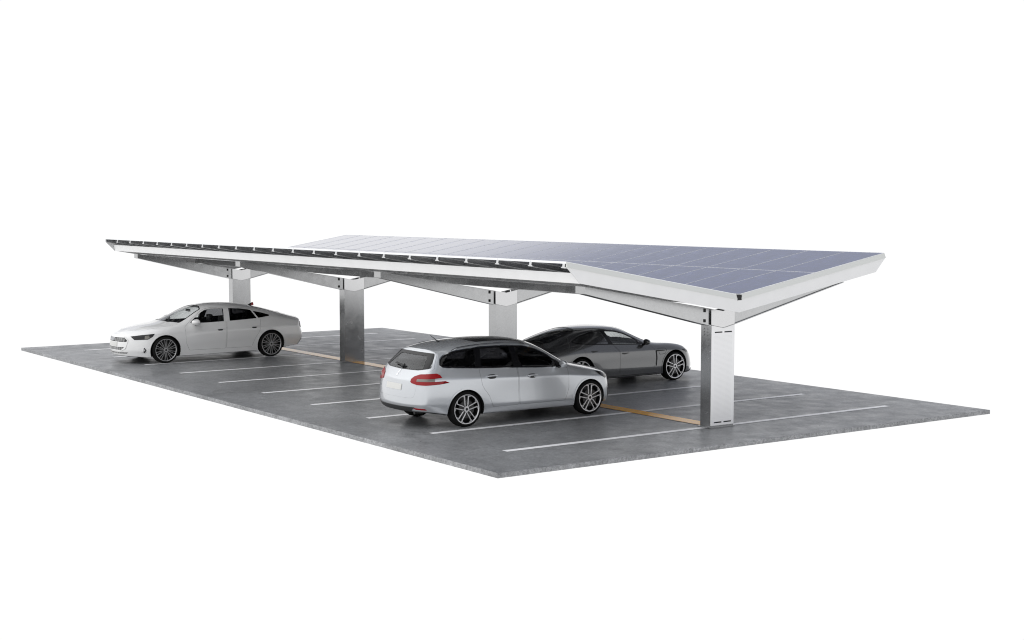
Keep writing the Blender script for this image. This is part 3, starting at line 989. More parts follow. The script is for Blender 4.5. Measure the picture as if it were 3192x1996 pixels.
# ---- silver estate car, tail towards the camera side -------------------------------------------------------
def estate():
    cv = dict(
        zc=curve((-2.62, 1.45), (-2.2, 1.52), (-1.95, 1.575), (-1.6, 1.64), (-1.1, 1.685), (-.6, 1.695), (-.1, 1.68), (.3, 1.62), (.55, 1.535), (.9, 1.37), (1.32, 1.14), (1.5, 1.075), (1.8, 1.02), (2.1, .95), (2.4, .84)),
        t7=curve((-2.62, .60), (-2.1, .68), (-1.6, .735), (-.6, .745), (.1, .74), (.35, .755), (.7, .80), (1.0, .84), (1.2, .80), (1.6, .72), (2.0, .64), (2.4, .48)),
        z7=curve((-2.62, 1.36), (-2.2, 1.455), (-1.9, 1.525), (-1.6, 1.575), (-1.1, 1.615), (-.6, 1.625), (0, 1.585), (.25, 1.525), (.48, 1.425), (.77, 1.27), (.98, 1.14), (1.2, 1.055), (1.5, 1.01), (1.9, .94), (2.2, .87), (2.4, .80)),
        t6=curve((-2.62, .78), (-2.2, .87), (-1.6, .925), (-.6, .94), (.4, .94), (1.0, .925), (1.5, .90), (1.9, .86), (2.2, .76), (2.4, .62)),
        z6=curve((-2.62, 1.19), (-2.1, 1.205), (-1.3, 1.155), (-.1, 1.095), (.94, 1.03), (1.3, .99), (1.7, .93), (1.95, .885), (2.2, .82), (2.4, .76)),
        t5=curve((-2.62, .88), (-2.3, .95), (-1.6, 1.0), (-.6, 1.01), (.5, 1.008), (1.2, .992), (1.56, .985), (1.9, .94), (2.2, .82), (2.4, .66)),
        z5=curve((-2.62, 1.01), (-2.2, .995), (-1.2, .945), (.0, .90), (1.0, .875), (1.9, .80), (2.4, .70)),
        t4=curve((-2.62, .90), (-2.3, .975), (-1.6, 1.025), (-.6, 1.008), (.5, 1.008), (1.56, 1.02), (1.9, .98), (2.2, .86), (2.4, .70)),
        z4=curve((-2.62, .70), (-1.56, .70), (0, .64), (1.56, .64), (2.4, .58)),
        t3=curve((-2.62, .90), (-2.3, .965), (-1.6, 1.02), (-.6, 1.022), (.5, 1.022), (1.56, 1.02), (1.9, .985), (2.2, .87), (2.4, .72)),
        z3=curve((-2.62, .50), (-1.9, .45), (-.9, .405), (1.0, .37), (1.9, .36), (2.4, .36)),
        t2=curve((-2.62, .80), (-2.3, .90), (-1.6, .985), (-.6, .965), (.5, .965), (1.56, .985), (1.9, .95), (2.2, .84), (2.4, .70)),
        z2=curve((-2.62, .40), (-2.3, .34), (-1.9, .265), (-1.0, .235), (1.1, .225), (1.9, .235), (2.4, .25)),
        t1=curve((-2.62, .66), (-1.6, .90), (1.6, .90), (2.4, .58)),
        z1=curve((-2.62, .36), (-2.3, .30), (-1.9, .24), (-1.0, .215), (1.9, .215), (2.4, .23)))
    tail = [(-2.58, .2, .33), (-2.60, .22, .33), (-2.66, .24, .375), (-2.70, .25, .49), (-2.69, .25, .68), (-2.62, .22, .98), (-2.47, .16, 1.15), (-2.12, .06, 1.46), (-2.09, .03, 1.52), (-2.07, .0, 1.535)]
    nose = [(2.35, .3, .25), (2.38, .34, .24), (2.50, .42, .27), (2.54, .44, .38), (2.55, .46, .58), (2.52, .46, .74), (2.46, .46, .80), (2.36, .36, .86), (2.33, .22, .885), (2.31, 0, .89)]
    st = [-2.0, -1.85, -1.65, -1.45, -1.2, -.9, -.6, -.3, 0, .25, .45, .65, .85, 1.05, 1.2, 1.35, 1.55, 1.75, 1.92]
    R = .362
    dlo = ccw([(-2.10, 1.255), (-2.055, 1.36), (-1.96, 1.43), (-1.75, 1.495), (-1.44, 1.53), (-1.03, 1.555), (-.6, 1.555), (-.31, 1.542), (0, 1.515), (.25, 1.455), (.45, 1.375), (.67, 1.258), (.86, 1.13), (.955, 1.05), (.4, 1.08), (-.1, 1.108), (-1.04, 1.155), (-1.31, 1.167), (-1.96, 1.21), (-2.06, 1.225)])
    dl = round_poly(dlo, .03, 2)
    inn = grow(dl, -.022)
    w0 = slab_between(inn, ((-3, 1), (-3, 2)), ((-1.30, 1.1), (-1.21, 1.6)))
    w1 = slab_between(inn, ((-1.18, 1.1), (-1.07, 1.6)), ((-.36, 1.1), (-.37, 1.6)))
    w2 = slab_between(inn, ((-.15, 1.1), (-.25, 1.6)), ((.74, 1.0), (.74, 1.6)))
    wins = [ccw(round_poly(w, .025, 2)) for w in (w0, w1, w2)]
    rg = ccw(round_poly([(-.63, 1.475), (.63, 1.475), (.685, 1.42), (.83, 1.20, .05), (.55, 1.155), (0, 1.145), (-.55, 1.155), (-.83, 1.20, .05), (-.685, 1.42)], .03, 2))
    ws = ccw(round_poly([(1.28, 0), (1.24, .45), (1.10, .74), (.50, .635), (.44, 0.3), (.43, 0), (.44, -.3), (.50, -.635), (1.10, -.74), (1.24, -.45)], .03, 2))
    fd = ccw(round_poly([(-.26, .36), (.90, .36), (1.0, .60), (1.02, 1.02), (.97, 1.065), (.88, 1.145), (.69, 1.275), (.46, 1.395), (.25, 1.475), (0, 1.535), (-.28, 1.563)], .03, 2))
    rd = ccw(round_poly([(-.285, .36), (-.92, .36), (-1.02, .60), (-1.19, .80, .1), (-1.22, 1.1), (-1.13, 1.572), (-.30, 1.572)], .03, 2))
    hood = ccw(round_poly([(2.22, 0), (2.16, .40), (2.02, .66), (1.25, .80), (1.20, .77), (1.36, .5), (1.40, 0), (1.36, -.5), (1.20, -.77), (1.25, -.80), (2.02, -.66), (2.16, -.40)], .03, 2))
    tg = ccw(round_poly([(-.60, 1.505), (.60, 1.505), (.715, 1.42), (.865, 1.18), (.70, .96), (.66, .62, .08), (-.66, .62, .08), (-.70, .96), (-.865, 1.18), (-.715, 1.42)], .04, 2))
    spec = dict(cavity=(-2.0, 1.16), axles=[(-1.565, .425), (1.57, .425)], az=-.03, R=R,
        openings=[(side(sg), w, 1.6, 2.65) for sg in (-1, 1) for w in wins] + [(top, ws, 2.2, 3.0), (rear, grow(rg, -.012), 2.0, 3.3)],
        panels=[('door', side(sg), d, 1.6, 2.68) for sg in (-1, 1) for d in (fd, rd)] + [('hood', top, hood, 2.6, 3.26), ('tailgate', rear, tg, 2.0, 3.32)], under=.34)
    car, P = build_car('estate_car', cv, st, tail, nose, M['paint_silver'], {2: .8, 3: .75, 5: .6, 6: .3, 7: .2}, spec)
    root = car.root
    doors = P['door']       # right front, right rear, left front, left rear
    windows_for(car, dl, wins, [M['glass_dark'], M['glass_dark'], M['glass_tinted']], [(1, [doors[1], doors[3]]), (2, [doors[0], doors[2]])], M['gloss_black'])
    for sg in (-1, 1):
        car.patch('belt_strip', side(sg), grow(dl, .014), M['chrome'], root, holes=[grow(dl, .001)], off=.004, thick=.01)
    tgo = P['tailgate'][0]
    glass_in = ccw(round_poly([(-.50, 1.42), (.50, 1.42), (.66, 1.19), (.42, 1.163), (-.42, 1.163), (-.66, 1.19)], .03, 2))
    car.patch('rear_window_border', rear, rg, M['gloss_black'], tgo, holes=[glass_in], off=.003, thick=.014)
    car.patch('rear_window', rear, grow(glass_in, .01), M['glass_clear'], tgo, off=-.002, thick=.004)
    car.patch('windscreen', top, grow(ws, .012), M['glass_clear'], root, off=-.004, thick=.005)
    # panoramic roof
    pano = ccw(round_poly([(-1.12, 0), (-1.10, .35), (-1.04, .53), (.20, .53), (.30, .40), (.33, 0), (.30, -.40), (.20, -.53), (-1.04, -.53), (-1.10, -.35)], .05, 3))
    car.patch('panoramic_roof', top, pano, M['gloss_black'], root, off=.003, thick=.008)
    for sg in (-1, 1):
        mb = MB(); pts = []
        for k in range(15):
            x = -1.75 + 1.95 * k / 14
            loc, n, i, d = car.bvh.ray_cast(Vector((x, sg * .70, 3)), Vector((0, 0, -1)))
            up = .03 if 0 < k < 14 else -.005
            pts.append(loc + Vector((0, 0, up)))
        tube(mb, pts, .014)
        mb.build('roof_rail', M['chrome'], root, smooth=True)
    # lamps
    tl = [(1.45, .937), (1.437, .988), (1.372, 1.039), (1.243, 1.086), (1.037, 1.103), (.922, 1.108), (.858, 1.075), (.817, 1.023), (.941, 1.012), (.941, .953), (.756, .958), (.685, .919), (.845, .896), (1.102, .881), (1.295, .883), (1.424, .912)]
    gl = [(1.295, .997), (.943, 1.008), (.943, .956), (1.308, .950)]
    for sg in (-1, 1):
        fr = corner(-1, sg)
        def m_(p): return ccw([(u, v) if sg < 0 else (-u, v) for u, v in p])
        if sg > 0:
            fr0 = corner(-1, -1); fr = (lambda f0: lambda u, v: tuple(Vector((q.x, -q.y, q.z)) for q in f0(-u, v)))(fr0)
        lamp = car.patch('tail_lamp', fr, m_(tl), M['red_lamp'], root, off=.012, thick=.03, grid=.04)
        car.patch('reversing_lamp', fr, m_(gl), M['clear_lamp'], lamp, off=.015, thick=.02, grid=.04)
        rf = [(1.395, .425), (1.13, .418), (1.094, .39), (1.324, .392)]
        car.patch('reflector', fr, m_(rf), M['red_lamp'], root, off=.006, thick=.02, grid=.05)
        car.patch('headlamp', side(sg), ccw([(1.80, .905), (1.95, .885), (2.10, .84), (2.24, .745), (2.08, .735), (1.92, .80)]), M['dark_lamp'], root, off=.006, thick=.02, grid=.05)
        car.patch('fog_lamp_surround', side(sg), ccw([(2.16, .52), (2.24, .50), (2.22, .33), (2.15, .36)]), M['matt_black'], root, off=.006, thick=.02, grid=.05)
        for x in (-1.565, 1.57):
            car.patch('wheel_arch_lip', side(sg), ccw(arch_ring(x, R - .03, .427, .03, .27)), M['paint_silver'], root, off=.008, thick=.02, grid=.05)
    # valance, plate, badge, wiper, aerial
    car.patch('rear_valance', rear, ccw([(-.66, .44), (.66, .44), (.60, .40), (.52, .345), (-.52, .345), (-.60, .40)]), M['matt_black'], root, off=.012, thick=.03)
    pl = car.patch('number_plate', rear, [(-.28, .76), (.28, .76), (.28, .875), (-.28, .875)], M['plate_white'], tgo, off=.012, thick=.016)
    lion = [(-.02, 1.02), (.012, 1.018), (.018, 1.04), (.035, 1.045), (.03, 1.06), (.01, 1.065), (.014, 1.082), (.04, 1.088), (.036, 1.10), (.008, 1.098), (.006, 1.112), (.022, 1.122), (.015, 1.135), (-.008, 1.138), (-.028, 1.118), (-.022, 1.09), (-.008, 1.075), (-.03, 1.05)]
    car.patch('emblem', rear, ccw([(u, v - .005) for u, v in lion]), M['chrome'], tgo, off=.006, thick=.008, grid=.02)
    def on(fr, u, v, off=.02):
        o, d = fr(u, v); loc, n, i, q = car.bvh.ray_cast(o, d); return loc + car.normal_at(loc, i) * off
    w = MB(); tube(w, [on(rear, .02, 1.175, .02), on(rear, -.05, 1.21, .03)], .026, 10); tube(w, [on(rear, -.0, 1.195, .03), on(rear, .32, 1.225, .022)], .020, 8)
    w.build('wiper', M['matt_black'], tgo, smooth=True)
    b = on(top, -1.62, 0, .0)
    a = MB(); a.cyl(b - Vector((-.03, 0, .005)), b + Vector((-.01, 0, .035)), .035, .014, 10); a.cyl(b + Vector((-.0, 0, .03)), b + Vector((-.16, 0, .15)), .009, .006, 8)
    a.build('aerial', M['matt_black'], root, smooth=True)
    ex = MB(); tube(ex, [Vector((-2.45, -.45, .30)), Vector((-2.25, -.45, .30))], .035, 12); ex.build('exhaust_pipe', M['disc'], root, smooth=True)
    # handles
    for sg, ds in ((-1, (doors[0], doors[1])), (1, (doors[2], doors[3]))):
        for d, (x0, z) in zip(ds, ((-.06, .925), (-1.06, .975))):
            car.patch('handle_recess', side(sg), ccw(round_poly([(x0 + .02, z - .045), (x0 + .22, z - .045), (x0 + .22, z + .045), (x0 + .02, z + .045)], .08, 5)), M['disc'], d, off=.0015, thick=.004, grid=.05)
            h = MB(); pts = [on(side(sg), x0 + .24 * k / 6 - .01, z + .005, .012 + .028 * math.sin(math.pi * (k + .6) / 7.2)) for k in range(7)]
            tube(h, pts, .017, 10); h.build('handle', M['paint_silver'], d, smooth=True)
        mirror(root, .80, .96, 1.135, sg, M['paint_silver'], L=.13, H=.15, D=.24)
    for x in (-1.565, 1.57):
        for sg in (-1, 1): make_wheel(root, x, 1.018, R, .292, .24, 'star', sg)
    for y in (-.42, .42): seat(root, .0, y)
    seat(root, -1.0, -.36, w=.62); seat(root, -1.0, .36, w=.62)
    soft_box('dashboard', (.62, -.78, .70), (1.05, .78, 1.02), M['cabin'], root, .07)
    return root

# ---- white fastback, nose towards the left --------------------------------------------------------------
def fastback():
    cv = dict(
        zc=curve((-2.95, 1.04), (-2.66, 1.135), (-2.25, 1.26), (-1.85, 1.375), (-1.45, 1.475), (-1.0, 1.55), (-.5, 1.605), (-.1, 1.605), (.29, 1.545), (.58, 1.475), (.86, 1.365), (1.15, 1.23), (1.40, 1.125), (1.6, 1.09), (2.0, 1.035), (2.34, .965), (2.7, .85)),
        t7=curve((-2.95, .62), (-2.0, .70), (-1.3, .70), (-.5, .72), (0, .72), (.3, .735), (.55, .775), (.8, .82), (1.05, .865), (1.3, .83), (1.7, .76), (2.1, .68), (2.6, .45)),
        z7=curve((-2.95, 1.02), (-2.62, 1.09), (-2.2, 1.19), (-1.8, 1.295), (-1.4, 1.39), (-1.0, 1.46), (-.5, 1.515), (0, 1.52), (.3, 1.475), (.55, 1.37), (.8, 1.225), (1.05, 1.105), (1.3, 1.06), (1.7, 1.02), (2.06, .96), (2.42, .87), (2.6, .80)),
        t6=curve((-2.95, .78), (-2.5, .88), (-1.7, .95), (-.5, .965), (.5, .965), (1.1, .955), (1.6, .94), (2.0, .90), (2.3, .80), (2.6, .60)),
        z6=curve((-2.95, .98), (-2.4, 1.06), (-1.75, 1.155), (-1.16, 1.115), (-.34, 1.08), (.42, 1.06), (.8, 1.06), (1.05, 1.04), (1.5, .985), (2.0, .905), (2.6, .77)),
        t5=curve((-2.95, .84), (-2.5, .95), (-1.6, 1.04), (-.5, 1.03), (.5, 1.03), (1.1, 1.03), (1.625, 1.035), (2.0, .985), (2.3, .87), (2.6, .66)),
        z5=curve((-2.95, .86), (-1.6, .89), (0, .87), (1.6, .85), (2.1, .80), (2.6, .68)),
        t4=curve((-2.95, .86), (-2.5, .98), (-1.6, 1.06), (-.5, 1.05), (.5, 1.05), (1.625, 1.06), (2.0, 1.01), (2.3, .90), (2.6, .70)),
        z4=curve((-2.95, .62), (0, .62), (2.6, .56)),
        t3=curve((-2.95, .84), (-2.5, .96), (-1.6, 1.05), (-.5, 1.03), (.5, 1.03), (1.625, 1.05), (2.0, 1.01), (2.3, .91), (2.6, .72)),
        z3=curve((-2.95, .48), (-.8, .50), (1.0, .42), (2.0, .38), (2.6, .37)),
        t2=curve((-2.95, .76), (-2.5, .90), (-1.6, 1.01), (-.5, 1.02), (.5, 1.02), (1.6, 1.01), (2.0, .98), (2.3, .88), (2.6, .70)),
        z2=curve((-2.95, .34), (-2.3, .29), (-1.9, .23), (-1.0, .205), (1.2, .185), (2.0, .185), (2.6, .23)),
        t1=curve((-2.95, .60), (-1.6, .92), (1.6, .92), (2.6, .60)),
        z1=curve((-2.95, .31), (-2.3, .26), (-1.9, .21), (-1.0, .185), (1.2, .165), (2.0, .165), (2.6, .20)))
    tail = [(-2.68, .2, .29), (-2.71, .22, .29), (-2.80, .26, .34), (-2.92, .28, .47), (-2.95, .28, .63), (-2.84, .26, .87), (-2.85, .22, .99), (-2.84, .16, 1.06), (-2.84, .12, 1.09), (-2.84, 0, 1.10)]
    nose = [(2.62, .3, .21), (2.64, .48, .21), (2.76, .62, .24), (2.80, .64, .37), (2.80, .64, .57), (2.76, .64, .73), (2.71, .60, .79), (2.63, .40, .83), (2.61, .22, .845), (2.60, 0, .85)]
    st = [-2.5, -2.3, -2.1, -1.85, -1.6, -1.3, -1.0, -.7, -.4, -.1, .15, .35, .55, .75, .95, 1.15, 1.35, 1.6, 1.85, 2.02]
    R = .378
    dlo = ccw([(.86, 1.10), (.76, 1.185), (.60, 1.29), (.44, 1.39), (.32, 1.445), (.15, 1.475), (-.26, 1.475), (-.45, 1.47), (-.76, 1.45), (-1.02, 1.41), (-1.20, 1.365), (-1.54, 1.28), (-1.73, 1.215), (-1.66, 1.182), (-1.29, 1.135), (-1.16, 1.128), (-.34, 1.092), (.42, 1.075), (.80, 1.075)])
    dl = round_poly(dlo, .02, 2)
    inn = grow(dl, -.010)
    w2 = slab_between(inn, ((-.16, 1.0), (-.25, 1.5)), ((3, 1), (3, 2)))
    w1 = slab_between(inn, ((-1.235, 1.1), (-1.085, 1.42)), ((-.345, 1.0), (-.41, 1.5)))
    w0 = [(-1.268, 1.148), (-1.158, 1.356), (-1.36, 1.312), (-1.54, 1.264), (-1.665, 1.222), (-1.63, 1.190), (-1.45, 1.168)]
    wins = [ccw(round_poly(w, .015, 2)) for w in (w0, w1, w2)]
    ws = ccw(round_poly([(1.37, 0), (1.33, .45), (1.13, .79), (.42, .60), (.33, .3), (.31, 0), (.33, -.3), (.42, -.60), (1.13, -.79), (1.33, -.45)], .03, 2))
    rg = ccw(round_poly([(-1.15, 0), (-1.18, .40), (-1.26, .58), (-2.10, .60), (-2.22, .3), (-2.24, 0), (-2.22, -.3), (-2.10, -.60), (-1.26, -.58), (-1.18, -.40)], .04, 2))
    fd = ccw(round_poly([(-.185, .33), (.92, .33), (1.02, .55), (1.03, 1.0), (.93, 1.075), (.80, 1.18), (.61, 1.305), (.45, 1.405), (.32, 1.46), (.15, 1.488), (-.255, 1.488)], .03, 2))
    rd = ccw(round_poly([(-.21, .33), (-1.0, .33), (-1.12, .60), (-1.28, .80, .1), (-1.32, 1.14), (-1.22, 1.37), (-1.03, 1.425), (-.76, 1.463), (-.45, 1.484), (-.28, 1.489)], .03, 2))
    hood = ccw(round_poly([(2.42, 0), (2.38, .38), (2.22, .66), (1.9, .76), (1.22, .86), (1.18, .82), (1.40, .5), (1.45, 0), (1.40, -.5), (1.18, -.82), (1.22, -.86), (1.9, -.76), (2.22, -.66), (2.38, -.38)], .03, 2))
    spec = dict(cavity=(-2.05, 1.2), axles=[(-1.62, .440), (1.625, .440)], az=-.02, R=R,
        openings=[(side(sg), w, 1.6, 2.65) for sg in (-1, 1) for w in wins] + [(top, ws, 2.2, 3.0), (top, rg, 2.2, 2.98)],
        panels=[('door', side(sg), d, 1.6, 2.68) for sg in (-1, 1) for d in (fd, rd)] + [('hood', top, hood, 2.6, 3.26)], under=.30)
    car, P = build_car('fastback_car', cv, st, tail, nose, M['paint_white'], {2: .7, 3: .4, 5: .45, 6: .25, 7: .2}, spec)
    root = car.root; doors = P['door']
    windows_for(car, dl, wins, [M['glass_dark'], M['glass_dark'], M['glass_clear']], [(1, [doors[1], doors[3]]), (2, [doors[0], doors[2]])], M['paint_white'])
    car.patch('windscreen', top, grow(ws, .012), M['glass_clear'], root, off=-.004, thick=.005)
    car.patch('windscreen_seal', top, grow(ws, .012), M['gloss_black'], root, holes=[grow(ws, -.018)], off=.003, thick=.01)
    car.patch('rear_window', top, grow(rg, .012), M['glass_dark'], root, off=-.004, thick=.005)
    hl = [(1.31, .772), (.992, .812), (.661, .843), (.704, .762), (.815, .688), (1.188, .676)]
    li = [(.79, .80), (.90, .79), (.905, .70), (.83, .70), (.78, .735)]
    for sg in (-1, 1):
        fr0 = corner(1, 1)
        fr = fr0 if sg > 0 else (lambda f0: lambda u, v: tuple(Vector((q.x, -q.y, q.z)) for q in f0(-u, v)))(fr0)
        def m_(p): return ccw([(u, v) if sg > 0 else (-u, v) for u, v in p])
        lamp = car.patch('headlamp', fr, m_(hl), M['dark_lamp'], root, off=.006, thick=.03, grid=.04)
        car.patch('lamp_reflector', fr, m_(li), M['clear_lamp'], lamp, off=.009, thick=.02, grid=.04)
        inl = car.patch('air_intake', fr, m_([(1.10, .45), (.93, .455), (.875, .39), (.92, .325), (1.09, .33)]), M['paint_white'], root, off=.010, thick=.03, grid=.05)
        car.patch('intake_blade', fr, m_([(.925, .455), (.90, .455), (.855, .39), (.905, .32), (.93, .32), (.885, .39)]), M['disc'], inl, off=.016, thick=.03, grid=.05)
        car.patch('tail_lamp', side(sg), ccw([(-2.62, .84), (-2.74, .90), (-2.86, 1.00), (-2.98, 1.00), (-2.98, .90), (-2.80, .86)]), M['dark_lamp'], root, off=.012, thick=.03, grid=.05)
        car.patch('bumper_vent', side(sg), ccw([(-2.56, .27), (-2.70, .29), (-2.84, .34), (-2.90, .52), (-2.76, .40), (-2.66, .315)]), M['matt_black'], root, off=.008, thick=.03, grid=.05)
        for x in (-1.62, 1.625):
            car.patch('wheel_arch_lip', side(sg), ccw(arch_ring(x, R - .02, .442, .025, .25)), M['paint_white'], root, off=.007, thick=.02, grid=.05)
    # grille: dark opening, bright lattice, four rings, plate
    gp = ccw([(-.50, .735), (.50, .735), (.585, .66), (.57, .62), (-.57, .62), (-.585, .66)])
    lo = ccw([(-.52, .47), (.52, .47), (.42, .395), (-.42, .395)])
    lip = ccw([(-.62, .325), (.62, .325), (.56, .29), (-.56, .29)])
    gr = car.patch('grille', front, gp, M['matt_black'], root, off=.004, thick=.02)
    lg = car.patch('lower_grille', front, lo, M['matt_black'], root, off=.004, thick=.02)
    ll = car.patch('lower_grille', front, lip, M['matt_black'], root, off=.004, thick=.02)
    def on(fr, u, v, off=.02):
        o, d = fr(u, v); loc, n, i, q = car.bvh.ray_cast(o, d)
        if loc is None: loc, n, i, q = car.bvh.find_nearest(o + d * 2.4)
        return loc + car.normal_at(loc, i) * off
    def lattice(poly, par, nx, nz, r=.0036):
        mb = MB(); us = [p[0] for p in poly]; vs = [p[1] for p in poly]
        for k in range(1, nz):
            v = min(vs) + (max(vs) - min(vs)) * k / nz
            row = [u for u in [min(us) + (max(us) - min(us)) * q / 24 for q in range(25)] if inside((u, v), poly)]
            tube(mb, [on(front, u, v, .008) for u in row], r, 6)
        for k in range(1, nx):
            u = min(us) + (max(us) - min(us)) * k / nx
            col = [v for v in [min(vs) + (max(vs) - min(vs)) * q / 10 for q in range(11)] if inside((u, v), poly)]
            if len(col) > 1: tube(mb, [on(front, u, v, .008) for v in col], r, 6)
        mb.build('grille_bars', M['paint_white'], par, smooth=True)
    lattice(gp, gr, 14, 4); lattice(lo, lg, 14, 3); lattice(lip, ll, 14, 2, .004)
    fs = MB()
    loop_ = grow(gp, .014)
    full = ccw(round_poly([(-.52, .755), (.52, .755), (.615, .665), (.56, .43), (.45, .375), (-.45, .375), (-.56, .43), (-.615, .665)], .03, 2))
    tube(fs, [on(front, u, v, .004) for u, v in full + full[:1]], .012, 8); fs.build('grille_frame', M['paint_white'], root, smooth=True)
    for k in range(4):
        rb = MB(); cx = (k - 1.5) * .066
        tube(rb, [on(front, cx + .043 * math.cos(2*math.pi*q/20), .685 + .043 * math.sin(2*math.pi*q/20), .022) for q in range(21)], .005, 6)
        rb.build('emblem_ring', M['chrome'], gr, smooth=True)
    car.patch('number_plate', front, [(-.27, .49), (.27, .49), (.27, .60), (-.27, .60)], M['plate_white'], root, off=.016, thick=.02)
    b = on(top, -1.42, 0, 0)
    fin = MB(); fin.prism_y([(-.11, -.01), (.10, -.01), (.02, .03), (-.075, .075), (-.10, .07)], -.016, .016)
    fo = fin.build('roof_fin', M['gloss_black'], root); fo.location = b
    f2 = MB(); f2.prism_y([(-.125, -.008), (-.03, -.008), (-.05, .055), (-.085, .082), (-.112, .078)], -.019, .019); f2.build('fin_cover', M['red_fin'], fo)
    for sg, ds in ((-1, (doors[0], doors[1])), (1, (doors[2], doors[3]))):
        for d, (x0, z) in zip(ds, ((-.13, .885), (-1.19, .905))):
            car.patch('handle_recess', side(sg), ccw(round_poly([(x0 + .03, z - .042), (x0 + .17, z - .042), (x0 + .18, z), (x0 + .02, z)], .05, 4)), M['disc'], d, off=.0015, thick=.004, grid=.05)
            h = MB(); pts = [on(side(sg), x0 + .22 * k / 6 - .01, z + .008, .008 + .020 * math.sin(math.pi * (k + .6) / 7.2)) for k in range(7)]
            tube(h, pts, .015, 10); h.build('handle', M['paint_white'], d, smooth=True)
        mirror(root, .70, .975, 1.12, sg, M['paint_white'], L=.21, H=.175, D=.30)
    for x in (-1.62, 1.625):
        for sg in (-1, 1): make_wheel(root, x, 1.055, R, .308, .25, 'multi', sg)
    for y in (-.42, .42): seat(root, .12, y, .98)
    seat(root, -.95, -.36, .94, .62); seat(root, -.95, .36, .94, .62)
    soft_box('dashboard', (.66, -.80, .72), (1.12, .80, 1.00), M['cabin'], root, .07)
    im = MB(); im.box((.50, -.13, 1.36), (.54, .13, 1.43)); im.build('interior_mirror', M['matt_black'], root)
    return root

